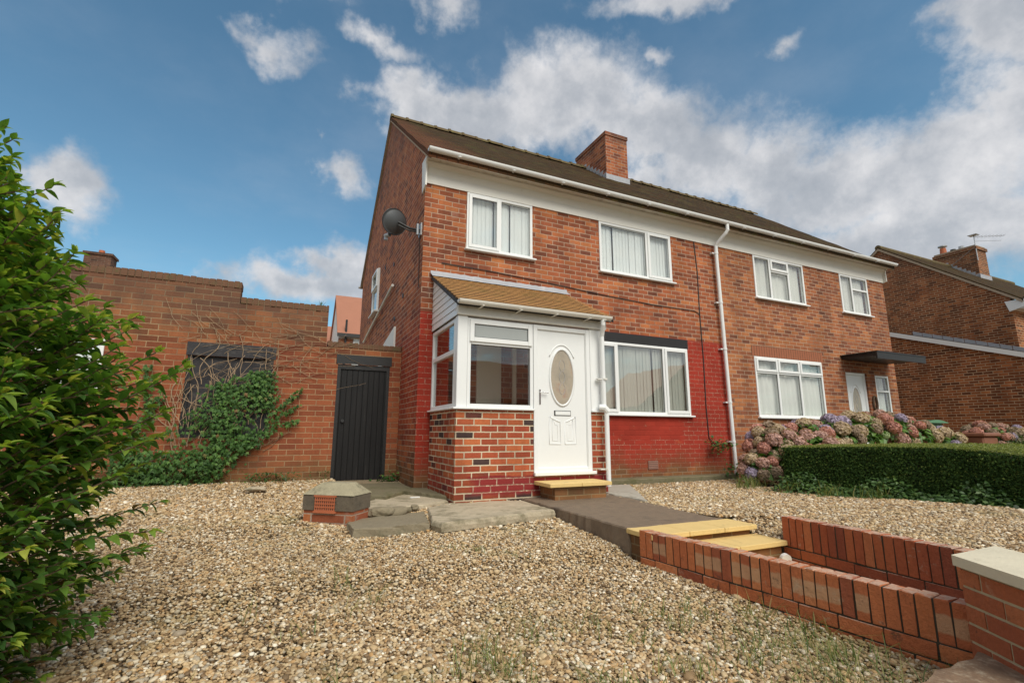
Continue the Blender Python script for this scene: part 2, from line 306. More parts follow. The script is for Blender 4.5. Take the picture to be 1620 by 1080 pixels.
M['ridge']=plain('mossy_ridge_tile',(.12,.085,.04),.95,.35,5,.9,40,dirt=((.20,.17,.055),.5,6))
M['mortar']=plain('verge_mortar',(.36,.28,.2),.9,.3,10,.6,50)
M['dish']=plain('dish_grey',(.085,.092,.098),.45,.15,5)
M['metal']=plain('galvanised_metal',(.45,.46,.47),.4,.2,9,metal=.6)
M['dark']=plain('dark_interior',(.05,.045,.04),.9,.2,2)
M['cream']=plain('cream_inner_wall',(.88,.80,.64),.8,.05,2)
M['cable']=plain('black_cable',(.02,.02,.02),.5,.1,5)
M['chrome']=plain('polished_handle',(.7,.7,.7),.2,.05,5,metal=1.)
M['whitechip']=plain('white_plastic_scrap',(.75,.74,.72),.4,.1,9)
M['bin_green']=plain('green_bin_plastic',(.10,.24,.13),.45,.1,6)
M['bin_brown']=plain('brown_tub_plastic',(.22,.085,.045),.5,.15,6)
M['bark']=plain('bark',(.13,.08,.05),.9,.3,20,.5,60)
M['stem']=plain('dry_ivy_stem',(.30,.21,.13),.9,.35,16)
M['redroof']=plain('orange_clay_roof',(.36,.155,.095),.85,.15,2)
M['render']=plain('white_render',(.72,.72,.70),.7,.06,2)
M['soil']=plain('soil',(.06,.045,.03),.95,.4,8,.8,30)
M['asphalt']=plain('asphalt',(.06,.06,.06),.9,.2,3,.5,80)
M['door_black']=None
def boards():
    m,g,b,o=newmat('black_boarded_door'); p,_=posn(g); ps=g.sep(p)
    fx=g.m('FRACT',g.m('DIVIDE',ps[0],.085)); gr=g.sm(g.m('MINIMUM',fx,g.m('SUBTRACT',1,fx)),.02,.10)
    st=g.n('ShaderNodeMapping'); g.set(st.inputs[0],p); st.inputs['Scale'].default_value=(14,14,1.2)
    n=g.noise(st.outputs[0],1.,6,.7)
    c=g.ramp(n,[(.3,(.007,.0065,.007)),(.62,(.014,.013,.013)),(.85,(.06,.056,.052))]); c=g.mix(gr,(.004,.004,.004,1),c)
    g.set(b.inputs['Base Color'],c); b.inputs['Roughness'].default_value=.5; b.inputs['Specular IOR Level'].default_value=.3; bump(g,b,g.m('ADD',g.m('MULTIPLY',gr,.35),g.m('MULTIPLY',n,.3)),.8,.012); return m
M['door_black']=boards()
def roofmat(name,stops,pitch_y=.105,moss=True):
    m,g,b,o=newmat(name); p,_=posn(g); ps=g.sep(p)
    v=g.m('DIVIDE',ps[2],.064); row=g.m('FLOOR',v); fv=g.m('FRACT',v)
    cu=g.m('ADD',g.m('DIVIDE',ps[0],.17),g.m('MULTIPLY',g.m('FLOORED_MODULO',row,2.),.5)); fu=g.m('FRACT',cu)
    wn=g.n('ShaderNodeTexWhiteNoise',noise_dimensions='2D'); g.set(wn.inputs['Vector'],g.comb(g.m('FLOOR',cu),row,0.))
    big=g.noise(p,.9,6,.65); rv=g.m('ADD',g.m('MULTIPLY',wn.outputs['Value'],.35),g.m('MULTIPLY',big,.75),clamp=True)
    c=g.ramp(rv,stops); k=g.m('ADD',.7,g.m('MULTIPLY',g.noise(p,22,5,.7),.6)); c=g.mix(1.,c,g.comb(k,k,k),'MULTIPLY')
    if moss:
        tone=g.m('MULTIPLY',g.m('MULTIPLY',g.sm(g.noise(p,2.4,6,.7),.50,.68),.75),1.); c=g.mix(tone,c,(.075,.066,.018,1))
        rd=g.m('MULTIPLY',g.m('SUBTRACT',1,g.sm(g.m('ADD',g.m('ADD',ps[0],g.m('MULTIPLY',ps[2],.35)),g.m('MULTIPLY',g.noise(p,2,4),1.2)),2.7,4.0)),.5); c=g.mix(rd,c,(.17,.058,.028,1))
    edge=g.m('MULTIPLY',g.sm(fv,.0,.16),g.sm(g.m('MINIMUM',fu,g.m('SUBTRACT',1,fu)),.0,.07))
    c=g.mix(edge,(.02,.015,.01,1),c)
    g.set(b.inputs['Base Color'],c); b.inputs['Roughness'].default_value=.92
    b.inputs['Specular IOR Level'].default_value=.15
    bump(g,b,g.m('ADD',g.m('SUBTRACT',1,fv),g.m('ADD',g.m('MULTIPLY',edge,.3),g.noise(p,25,4,.7))),.9,.022); return m
M['roof']=roofmat('mossy_brown_roof_tile',[(.2,(.024,.014,.006)),(.45,(.042,.025,.009)),(.62,(.065,.033,.012)),(.8,(.042,.030,.009))])
def glass(base=.09):
    m,g,b,o=newmat('window_glass'); m.node_tree.nodes.remove(b)
    t=g.n('ShaderNodeBsdfTransparent'); t.inputs[0].default_value=(.96,.97,.965,1); gl=g.n('ShaderNodeBsdfGlossy'); gl.inputs['Roughness'].default_value=.0
    p,_=posn(g); bn=g.n('ShaderNodeBump'); bn.inputs['Strength'].default_value=.04; bn.inputs['Distance'].default_value=.05; g.set(bn.inputs['Height'],g.noise(p,1.6,2)); g.l.new(bn.outputs[0],gl.inputs['Normal'])
    ge=g.n('ShaderNodeNewGeometry'); cs=g.m('ABSOLUTE',g.vm('DOT_PRODUCT',ge.outputs['Incoming'],ge.outputs['Normal']))
    fac=g.m('ADD',base,g.m('MULTIPLY',.93,g.m('POWER',g.m('SUBTRACT',1.,cs,clamp=True),4.2)),clamp=True)
    mx=g.n('ShaderNodeMixShader'); g.set(mx.inputs[0],fac); g.l.new(t.outputs[0],mx.inputs[1]); g.l.new(gl.outputs[0],mx.inputs[2]); g.l.new(mx.outputs[0],o.inputs[0]); return m
M['glass']=glass(); M['glass2']=glass(.17)
def patglass():
    m,g,b,o=newmat('patterned_glass'); p,_=posn(g)
    v=g.n('ShaderNodeTexVoronoi'); g.set(v.inputs['Vector'],p); v.inputs['Scale'].default_value=55
    g.set(b.inputs['Base Color'],g.ramp(g.noise(p,3.2,4,.6),[(.35,(.30,.27,.22)),(.55,(.42,.36,.28)),(.7,(.36,.20,.15))])); b.inputs['Roughness'].default_value=.12
    bump(g,b,v.outputs[0],.25,.004); return m
M['pglass']=patglass(); M['brightpane']=plain('painted_bright_pane',(.36,.38,.37),.08,.06,3)  # opaque pale grey painted in for the bright porch ceiling behind the pane
def fabric(name,c,per,amp=.35,trans=.3):
    m,g,b,o=newmat(name); p,_=posn(g); ps=g.sep(p)
    n=g.noise(p,2,3); k=g.m('ADD',.9,g.m('MULTIPLY',n,.2)); g.set(b.inputs['Base Color'],g.mix(1.,C4(c),g.comb(k,k,k),'MULTIPLY'))
    b.inputs['Roughness'].default_value=.85; return m
M['blind']=fabric('vertical_blind_cloth',(.90,.92,.91),.09)
M['blind2']=fabric('beige_blind_cloth',(.62,.63,.57),.09)
M['net']=fabric('net_curtain_cloth',(.80,.79,.74),.09)
def leafmat(name,stops,rough=.4,trans=.25,spec=.5):
    m,g,b,o=newmat(name); at=g.n('ShaderNodeAttribute'); at.attribute_name='rnd'; p,_=posn(g)
    c=g.ramp(at.outputs['Fac'],stops); k=g.m('ADD',.8,g.m('MULTIPLY',g.noise(p,30,3),.4)); c=g.mix(1.,c,g.comb(k,k,k),'MULTIPLY')
    g.set(b.inputs['Base Color'],c); b.inputs['Roughness'].default_value=rough; b.inputs['Specular IOR Level'].default_value=spec
    t=g.n('ShaderNodeBsdfTranslucent'); g.set(t.inputs[0],g.mix(1.,c,(1.3,1.5,.6,1),'MULTIPLY'))
    mx=g.n('ShaderNodeMixShader'); mx.inputs[0].default_value=trans; g.l.new(b.outputs[0],mx.inputs[1]); g.l.new(t.outputs[0],mx.inputs[2]); g.l.new(mx.outputs[0],o.inputs[0]); return m
M['shrub']=leafmat('glossy_shrub_leaf',[(0.,(.16,.095,.03)),(.035,(.04,.095,.026)),(.3,(.07,.155,.034)),(.6,(.13,.24,.042)),(.85,(.26,.36,.055)),(1.,(.48,.46,.10))],.38,.4,.35)
M['ivy']=leafmat('ivy_leaf',[(0.,(.025,.060,.016)),(.5,(.055,.125,.028)),(.85,(.11,.21,.045)),(.95,(.13,.19,.05)),(1.,(.20,.12,.05))],.55,.2,.25)
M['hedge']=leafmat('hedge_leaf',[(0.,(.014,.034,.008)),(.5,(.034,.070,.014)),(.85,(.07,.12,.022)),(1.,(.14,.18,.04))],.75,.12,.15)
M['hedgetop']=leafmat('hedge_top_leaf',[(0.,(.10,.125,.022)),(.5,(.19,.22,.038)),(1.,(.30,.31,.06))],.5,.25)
M['hyleaf']=leafmat('hydrangea_leaf',[(0.,(.035,.085,.018)),(.5,(.08,.18,.03)),(1.,(.17,.29,.05))],.45,.25)
M['weed']=leafmat('weed_leaf',[(0.,(.025,.055,.014)),(.6,(.055,.12,.025)),(1.,(.13,.20,.05))],.5,.2)
M['grass']=leafmat('grass_blade',[(0.,(.07,.12,.03)),(.5,(.15,.20,.05)),(.8,(.28,.27,.09)),(1.,(.42,.36,.17))],.55,.3)
FLC=[((.34,.19,.17),(.66,.43,.37)),((.28,.22,.34),(.56,.47,.63)),((.34,.24,.17),(.66,.52,.37)),((.36,.16,.14),(.68,.36,.29)),((.26,.10,.42),(.52,.28,.72)),((.30,.38,.18),(.58,.65,.40)),((.24,.17,.12),(.48,.36,.27))]
for i,(a,b_) in enumerate(FLC): M['fl%d'%i]=leafmat('hydrangea_petal_%s'%['dusty_pink','lilac','faded_cream','rose','purple','green','brown'][i],[(0.,a),(1.,b_)],.7,.25,.2)
def pebm():
    m,g,b,o=newmat('pebble'); at=g.n('ShaderNodeAttribute'); at.attribute_name='rnd'; p,_=posn(g)
    c=g.ramp(at.outputs['Fac'],[(0.,(.10,.068,.04)),(.12,(.21,.138,.073)),(.28,(.36,.250,.138)),(.45,(.47,.355,.21)),(.62,(.56,.450,.295)),(.71,(.45,.275,.12)),(.78,(.30,.265,.215)),(.89,(.56,.49,.38)),(.96,(.66,.60,.49)),(1.,(.82,.78,.70))])
    k=g.m('ADD',.72,g.m('MULTIPLY',g.noise(p,55,4,.7),.56)); c=g.mix(1.,c,g.comb(k,k,k),'MULTIPLY')
    big=g.sm(g.noise(p,.8,5,.6),.5,.72); c=g.mix(g.m('MULTIPLY',big,.28),c,(.17,.125,.07,1)); gp_=g.m('MULTIPLY',g.sm(g.noise(p,1.7,6,.7),.55,.68),.30); c=g.mix(gp_,c,(.19,.19,.07,1))
    c=g.mix(1.,c,(1.08,1.03,.94,1),'MULTIPLY'); g.set(b.inputs['Base Color'],c); b.inputs['Roughness'].default_value=.62; b.inputs['Specular IOR Level'].default_value=.4; bump(g,b,g.noise(p,120,3),.3,.003); return m
M['pebble']=pebm()
M['grit']=plain('gravel_grit',(.27,.205,.125),.95,.5,30,1.,90,dirt=((.09,.065,.04),.5,12))

# ---------------- terrain ----------------
YS=[-200,-8,-7,-5,-3.4,-3.2,-2.2,-1.2,0,1.2,3,200]; ZS=[-.46,-.44,-.42,-.39,-.335,-.27,-.21,-.13,-.06,.0,.02,.02]
def gz(x,y):
    zl=np.interp(y,YS,ZS); zr=np.interp(y,[-200,-8,-6,-5,-4.2,-3.6,-2.6,1,3,200],[-.46,-.44,-.3,-.05,-.045,-.07,-.11,-.12,.02,.02])
    w=np.clip((x-2.15)/.03,0,1)
    zr=np.where((y<-3.35)&(y>-3.92)&(x<2.85),np.minimum(zr,-.185+(x-2.30)*.22+np.clip((y+3.6)/.3,0,1)*.09),zr); return zl*(1-w)+zr*w
xs=np.array([-200,-60,-20,-9]+list(np.arange(-6,1.01,.25))+[1.15,1.32,1.6,1.9,2.25,2.34,2.5,2.75,3,4,5,7,9,12,16,20,30,60,200.]); ys=np.array([-200,-60,-20,-12,-8,-7.5,-7,-6.5,-6,-5.75,-5.62,-5.25,-5,-4.75,-4.5,-4.25,-4,-3.75,-3.5,-3.3]+list(np.arange(-3,3.01,.25))+[5,8,14,25,60,200.])
X,Y=np.meshgrid(xs,ys,indexing='ij'); Z=gz(X,Y)-.035; nx,ny=X.shape
Z=np.where((X>1.3)&(X<2.26)&(Y<-3.4)&(Y>-7),-.56,Z)
idx=np.arange(nx*ny).reshape(nx,ny); F=np.stack([idx[:-1,:-1],idx[1:,:-1],idx[1:,1:],idx[:-1,1:]],-1).reshape(-1,4)
me=npmesh('ground',np.stack([X,Y,Z],-1).reshape(-1,3),F,M['grit'],smooth=False); o=link('ground',me); o['kind']='structure'
MB().box(-60,60,-15,-9,-.6,-.40).build('street',M['asphalt'],kind='structure')

# pebbles
def ico(sub):
    t=(1+5**.5)/2; v=[(-1,t,0),(1,t,0),(-1,-t,0),(1,-t,0),(0,-1,t),(0,1,t),(0,-1,-t),(0,1,-t),(t,0,-1),(t,0,1),(-t,0,-1),(-t,0,1)]
    f_=[(0,11,5),(0,5,1),(0,1,7),(0,7,10),(0,10,11),(1,5,9),(5,11,4),(11,10,2),(10,7,6),(7,1,8),(3,9,4),(3,4,2),(3,2,6),(3,6,8),(3,8,9),(4,9,5),(2,4,11),(6,2,10),(8,6,7),(9,8,1)]
    v=[np.array(a)/np.linalg.norm(a) for a in v]
    for _ in range(sub):
        c={}; nf=[]
        def mid(a,b):
            k=(min(a,b),max(a,b))
            if k not in c: q=v[a]+v[b]; v.append(q/np.linalg.norm(q)); c[k]=len(v)-1
            return c[k]
        for a,b,d in f_: x,y,z=mid(a,b),mid(b,d),mid(d,a); nf+= [(a,x,z),(b,y,x),(d,z,y),(x,y,z)]
        f_=nf
    return np.array(v),np.array(f_)
camp=np.array([-1.669,-6.903]); ch=np.array([math.sin(R(24.66)),math.cos(R(24.66))])
def ingravel(x,y):
    a=(x<1.06)&(y<1.18)&(x>-6)&~((y<-3.4)&(x>1.03))
    a|=(x<1.28)&(y<-3.36)&(x< 1.055+(-3.5-y)*.11)
    a|=(x>2.19)&(x<2.4)&(y<-2.1)&(y>-3.3)
    a&=~((x>-.02)&(y>-.02)); a&=~((x>.2)&(y>-1.19))
    a|=(x>2.27)&(y<-.5)&(y>-5.6)&(x<5.2)&~((y<-3.85)&(x<2.41))
    a&=~((x>-.95)&(x<.1)&(y>.2)&(y<1.25)); a&=~((x>-.70)&(x<.2)&(y>-1.2)&(y<=.2))
    a|=(x>3.2)&(y<-.35)&(y>-1.2)&(x<6)
    return a
PV,PF,PR=[],[],[]
for (dmin,dmax,sp,sub,sz) in ((0.9,2.8,.0126,1,.0100),(2.8,4.8,.0138,0,.0112),(4.8,10.5,.0192,0,.0148)):
    gx=np.arange(-6,6,sp); gy=np.arange(-7.2,1.2,sp); X,Y=np.meshgrid(gx,gy); X=X.ravel()+RS.uniform(-.5,.5,X.size)*sp; Y=Y.ravel()+RS.uniform(-.5,.5,Y.size)*sp
    dx=X-camp[0]; dy=Y-camp[1]; dp=dx*ch[0]+dy*ch[1]; lt=dx*ch[1]-dy*ch[0]
    bare=np.sin(X*2.3+1.1*np.sin(Y*1.7))+np.sin(Y*3.1+1.3*np.sin(X*2.9+1))+.5*np.sin(X*9+Y*7); keep=(bare<1.5)|(RS.uniform(0,1,X.size)<.65)
    k=keep&(dp>dmin)&(dp<=dmax)&(np.abs(lt)<dp*1.22+.35)&ingravel(X,Y); X,Y=X[k],Y[k]; n=len(X)
    TV,TF=ico(sub); s=sz*np.exp(RS.normal(0,.28,n)); sc=np.stack([s*RS.uniform(.8,1.25,n),s*RS.uniform(.65,1.0,n),s*RS.uniform(.45,.7,n)],1)
    # random tilt/rotation matrices
    A=rndunit(n)*.35+np.array([0,0,1]); A/=np.linalg.norm(A,axis=1,keepdims=True); D=rndunit(n); Rm=frames(D-A*(D*A).sum(1,keepdims=True),A)
    TVj=TV*(1+RS.uniform(-.12,.12,(len(TV),1)))
    V=(TVj[None]*sc[:,None,:]); V*=1+RS.uniform(-.13,.13,V.shape[:2])[:,:,None]
    V=np.einsum('nij,nvj->nvi',Rm,V); P=np.stack([X,Y,gz(X,Y)+RS.uniform(-.012,.006,n)],1); V=V+P[:,None]
    Fi=(TF[None]+(np.arange(n)*len(TV))[:,None,None]).reshape(-1,3); base=sum(len(a) for a in PV)
    PV.append(V.reshape(-1,3)); PF.append(Fi+base); PR.append(np.repeat(RS.uniform(0,1,n),len(TF)))
me=npmesh('gravel',np.concatenate(PV),np.concatenate(PF),M['pebble'],np.concatenate(PR),smooth=True)
o=link('gravel',me); o['kind']='stuff'; o['label']='loose tan and cream pebble gravel covering the front garden'; o['category']='gravel'

# ---------------- paths, slabs, steps ----------------
def rough_slab(name,pts,z0,z1,mat,amp=.012,cuts=4,parent=None,**k):
    import bmesh
    bm=bmesh.new(); n=len(pts); P2=[]
    for i in range(n):
        a=Vector((*pts[i],0)); b=Vector((*pts[(i+1)%n],0)); m=max(1,int((b-a).length/.07))
        for j in range(m):
            q=a.lerp(b,j/m); 
            if j: q+=Vector((random.uniform(-1,1),random.uniform(-1,1),0))*amp
            P2.append(q)
    n=len(P2); cx=sum((p for p in P2),Vector())/n
    rings=[(1.0,z0),(1.012,(z0+z1)/2),(1.0,z1-.012),(.985,z1)]
    vs=[]
    for s,z in rings:
        vs.append([bm.verts.new((cx.x+(p.x-cx.x)*s+random.uniform(-.3,.3)*amp,cx.y+(p.y-cx.y)*s+random.uniform(-.3,.3)*amp,z+random.uniform(-.3,.3)*amp*.6)) for p in P2])
    for a,b in zip(vs[:-1],vs[1:]):
        for i in range(n): bm.faces.new((a[i],a[(i+1)%n],b[(i+1)%n],b[i]))
    bm.faces.new(vs[-1]); bm.faces.new(vs[0][::-1])
    bmesh.ops.triangulate(bm,faces=[f_ for f_ in bm.faces if len(f_.verts)>4])
    me=bpy.data.meshes.new(name); bm.to_mesh(me); bm.free(); me.materials.append(mat); return link(name,me,parent,**k)
def tagit(o,label,cat,group=None):
    o['label']=label; o['category']=cat
    if group: o['group']=group
    return o
rough_slab('path',[(-.94,1.6),(-.15,1.24),(-.03,1.2),(-.03,.03),(.17,-.1),(.17,-1.0),(-.2,-.3),(-.51,-.73),(-.73,-.50),(-.80,.30)],-.25,-.052,M['mossconc'],.01,kind='structure')
rough_slab('path',[(1.07,-1.23),(2.38,-1.23),(2.3,-2.0),(2.22,-3.34),(1.07,-3.34),(1.08,-2.2)],-.40,-.10,M['tarpath'],.010,kind='structure')
tagit(rough_slab('concrete_slab',[(-.16,-1.36),(.22,-1.10),(.9,-1.24),(1.05,-1.30),(1.055,-2.10),(.35,-2.23),(-.29,-2.36),(-.34,-2.19),(-.27,-1.92)],-.205,-.118,M['conc'],.010),'largest broken concrete slab in front of the porch, pale top','slab','broken concrete slabs')
tagit(rough_slab('concrete_slab',[(-1.07,-1.81),(-.98,-1.70),(-.62,-1.66),(-.24,-1.52),(-.33,-1.96),(-.37,-2.21),(-.73,-2.28),(-1.06,-2.23)],-.27,-.135,M['conc2'],.02),'lower mossy concrete chunk beside the brick vent housing','slab','broken concrete slabs')
tagit(rough_slab('concrete_slab',[(-.80,-.95),(-.43,-.29),(-.15,.02),(.16,-.2),(.16,-1.1),(-.20,-1.32),(-.53,-1.38),(-.66,-1.5),(-.80,-1.46)],-.20,-.095,M['conc'],.016),'cracked concrete slab between the black yard door and porch corner','slab','broken concrete slabs')
tagit(rough_slab('concrete_slab',[(2.41,-.62),(2.95,-.45),(3.32,-.50),(2.33,-2.1),(2.30,-1.5)],-.18,-.088,M['concpale'],.008),'pale triangular concrete piece right of the yellow doorstep','slab','broken concrete slabs')
def rock(name,c,s,mat,seed,label,cat,group=None):
    rs=np.random.RandomState(seed); V,F=ico(2); d=sum(np.sin(V@rs.normal(size=3)*rs.uniform(1.5,4)+rs.uniform(0,6)) for _ in range(5))
    V=V*(1+.07*d)[:,None]; V=np.sign(V)*np.abs(V)**.8; V=V*np.array(s)+np.array(c); me=npmesh(name,V,F,mat); return tagit(link(name,me),label,cat,group)
for i,(c,s,l) in enumerate([((-.72,-1.62,-.10),(.13,.075,.05),'largest rubble lump on the broken slabs beside vent housing'),((-.55,-1.6,-.11),(.10,.06,.045),'rounded rubble lump just right of the largest one'),((-.93,-1.60,-.13),(.08,.06,.045),'rubble lump tucked against the vent housing corner'),((-.33,-1.46,-.10),(.045,.035,.03),'small rubble bit in the slab crack'),((-.41,-1.50,-.11),(.035,.03,.025),'smallest rubble bit in the slab crack')]):
    rock('rubble_stone',c,s,M['conc2' if i!=2 else 'conc'],30+i,l,'stone','rubble stones by the slabs')
rock('paving_fragment',(-1.95,.15,.0),(.13,.07,.03),M['conc'],51,'flat grey stone fragment lying on gravel near the yard wall','stone')
rock('white_pebble',(-.83,-1.40,-.06),(.032,.032,.028),M['whitechip'],52,'bright white pebble between vent housing and slab','stone')
MB().box(-.06,.06,-.015,.015,0,.012).build('plastic_scrap',M['whitechip']).location=(-.15,-.72,-.093)
tagit(bpy.data.objects['plastic_scrap'],'white plastic scrap lying on the cracked slab','litter')
# doorstep
t=thing('doorstep','low brick doorstep with yellow paving tread below the porch door','step',(1.72,-1.4,-.1))
MB().box(1.36,2.11,-1.57,-1.195,-.12,.052).build('riser',M['br_left' ] if False else M['br_yard'],t)
for a,b in ((1.27,1.72),(1.723,2.17)): MB().cbox(a,b,-1.625,-1.193,.052,.098,.005).build('tread_slab',M['yellow'],t)
rough_slab('path',[(1.10,-3.9),(2.30,-3.9),(2.25,-5.5),(1.30,-5.62)],-.7,-.50,M['tarpath'],.004,kind='structure')
# garden steps
t=thing('garden_steps','three descending yellow paving steps between low brick walls','steps',(1.75,-3.7,-.4))
def tread(x0,x1,y0,y1,z,n):
    w=(x1-x0)/n
    for i in range(n): MB().cbox(x0+i*w+.002,x0+(i+1)*w-.002,y0,y1,z-.04,z,.004).build('tread_slab',M['yellow'],t)
tread(1.065,2.27,-3.655,-3.32,-.103,3); tread(1.165,2.285,-3.93,-3.60,-.19,2); tread(1.17,2.27,-4.28,-3.90,-.355,2)
MB().box(1.09,2.23,-3.60,-3.33,-.45,-.144).build('riser',M['br_yard'],t)
MB().box(1.17,2.25,-3.89,-3.602,-.45,-.231).build('riser',M['br_yard'],t)
MB().box(1.18,2.26,-4.24,-3.9,-.5,-.396).build('riser',M['br_yard'],t)
o=MB().tube([(2.17,-3.97,-.312),(2.16,-4.00,-.318)],.045,16).build('white_disc',M['whitechip']); tagit(o,'small round white disc leaning on the lowest yellow step','disc')
# edging walls
def edging(a,b,ztop,label,width=.105,hs=.20,hl=.072,mat='edge'):
    a=Vector(a); b=Vector(b); L_=(b-a).length; d=(b-a)/L_; nrm=Vector((d.y,-d.x))
    t=thing('brick_edging_wall',label,'low wall',((a.x+b.x)/2,(a.y+b.y)/2,ztop-.3),'low brick edging walls')
    V=[];F=[];Rn=[]
    def brk(s0,s1,z0,z1,w0,w1):
        j=lambda q:random.uniform(-q,q); b_=.0035; tz=j(.003); o0=j(.003)
        base=len(V); q0=[(s0,w0+o0),(s1,w0+o0),(s1,w1+o0),(s0,w1+o0)]
        for z,i in ((z0,b_),(z0+b_,0),(z1-b_+tz,0),(z1+tz,b_)):
            for (s,w),(sx_,sw) in zip(q0,((1,1),(-1,1),(-1,-1),(1,-1))):
                ss=s+sx_*(i)+j(.0015); ww=w+sw*i+j(.0015); p=a+d*ss+nrm*ww; V.append((p.x+j(.0015),p.y+j(.0015),z+j(.0028)))
        for k in range(3):
            for i in range(4): F.append((base+k*4+i,base+k*4+(i+1)%4,base+k*4+4+(i+1)%4,base+k*4+4+i))
        F.append((base+12,base+13,base+14,base+15)); F.append((base+3,base+2,base+1,base)); v_=random.random(); Rn.extend([v_]*14)
    s=0
    while s<L_-.03:
        w=random.uniform(.055,.065); brk(s,min(s+w,L_),ztop-hs,ztop,-width/2,width/2); s+=w+random.uniform(.008,.012)
    s=-.06
    while s<L_-.02:
        w=random.uniform(.205,.225); brk(max(s,0),min(s+w,L_),ztop-hs-.009-hl,ztop-hs-.009,-width/2,width/2); brk(max(s-.1,0),min(s+w-.1,L_),ztop-hs-.018-2*hl,ztop-hs-.018-hl,-width/2,width/2); s+=w+.01
    me=npmesh('brickwork',V,F,M[mat],Rn); link('brickwork',me,t)
    q=[a+nrm*(-width/2+.006)+d*.004,b+nrm*(-width/2+.006)-d*.004,b+nrm*(width/2-.006)-d*.004,a+nrm*(width/2-.006)+d*.004]
    MB().prism([(p.x,p.y) for p in q],ztop-.45,ztop-.006).build('mortar',M['edgemort'],t)
edging((1.105,-3.51),(1.345,-5.60),-.085,'near low edging wall of upright bricks beside the open gravel')
edging((2.345,-3.89),(2.225,-5.32),.0,'far low edging wall of dark upright bricks right of the garden steps',hs=.235,mat='edge2')
# pier
t=thing('gate_pier','brick pier with pale stone coping at the path corner','pier',(1.8,-5.8,-.4))
d1=Vector((-.50,-.80)).normalized(); A=Vector((1.224,-5.569)); B=Vector((1.660,-5.560)); d2=(B-A).normalized()
quad=[A,A+d1*.50,A+d1*.50+d2*.47,B]
def inset(q,k):
    c=sum(q,Vector((0,0)))/len(q); return [(p-c)*(1-k)+c for p in q]
MB().prism([(p.x,p.y) for p in quad],.100,.145).build('coping_stone',M['coping'],t)
pq=inset(quad,.10)
nb=MB(); V=[];F=[];Rn=[]
zc=.088
for row in range(7):
    z1=zc-row*.078; z0=z1-.066
    for e in range(4):
        a=pq[e]; b=pq[(e+1)%4]; L_=(b-a).length; dd=(b-a)/L_; nn_=Vector((dd.y,-dd.x)); cen=sum(pq,Vector((0,0)))/4
        if (cen-a).dot(nn_)>0: nn_=-nn_
        s=0 if (row+e)%2 else -.11
        while s<L_-.02:
            s0=max(s,0);s1=min(s+.215,L_)
            if s1-s0>.02:
                base=len(V); off=random.uniform(0,.003); v_=random.random()
                for z in (z0,z1):
                    for (ss,ww) in ((s0,-.05),(s1,-.05),(s1,off),(s0,off)): p=a+dd*ss+nn_*ww; V.append((p.x,p.y,z))
                F+= [(base+0,base+3,base+2,base+1),(base+4,base+5,base+6,base+7)]+[(base+i,base+(i+1)%4,base+4+(i+1)%4,base+4+i) for i in range(4)]; Rn+= [v_]*6
            s+=.226
me=npmesh('brickwork',V,F,M['edge3'],Rn); link('brickwork',me,t)
M['piermort']=plain('pier_mortar',(.46,.39,.25),.95,.25,14,.5,70)
MB().prism([(p.x,p.y) for p in inset(pq,.018)],-.6,.099).build('mortar',M['piermort'],t)
V2=[(-1.2,-5.70),(.2,-5.67),(.62,-5.665),(.83,-5.635),(1.10,-5.65),(1.22,-5.62),(1.5,-5.66),(1.5,-5.98),(-1.2,-6.02)]
tagit(rough_slab('stone_wall_top',V2,-.55,-.245,M['sand'],.02),'weathered brown stone wall top at the foot of the brick pier','stone wall')
# vent housing
t=thing('vent_housing','small brick vent housing with concrete cap and terracotta grille on gravel','vent',(-1.1,-1.5,-.2))
c0=Vector((-1.45,-1.53)); c1=Vector((-1.03,-1.86)); dd=(c1-c0).normalized(); nn_=Vector((-dd.y,dd.x)); wv=(c1-c0).length
def vq(a,b,c,d_): return [tuple(c0+dd*a+nn_*c),tuple(c0+dd*b+nn_*c),tuple(c0+dd*b+nn_*d_),tuple(c0+dd*a+nn_*d_)]
MB().prism(vq(0,wv,0,.30),-.34,-.045).build('brick_base',M['br_chim'],t)
MB().prism(vq(-.01,wv+.01,-.012,.31),-.045,.10).build('concrete_surround',M['vent'],t)
q=vq(-.015,wv+.015,-.02,.32); q2=vq(.12,wv-.12,.09,.24)
MB().add([(*p,.10) for p in q]+[(*p,.205) for p in q2],[(3,2,1,0),(4,5,6,7)]+[(i,(i+1)%4,4+(i+1)%4,4+i) for i in range(4)]).build('cap',M['ventcap'],t)
fr=MB(); g0,g1=.13,.35
for k in range(5):
    z=-.045+k*.032; fr.prism(vq(g0,g1,-.024,.0),z-.006,z+.005)
for k in range(10):
    s=g0+k*(g1-g0-.013)/9; fr.prism(vq(s,s+.011,-.022,.0),-.05,.08)
fr.prism(vq(g0-.012,g1+.012,-.026,0),-.068,-.050); fr.prism(vq(g0-.012,g1+.012,-.026,0),.083,.098); fr.build('air_brick',M['terra'],t)
MB().prism(vq(g0,g1,-.016,-.013),-.06,.09).build('grille_shade_sheet',M['dark'],t)  # flat dark sheet painted as the shade inside the grille holes

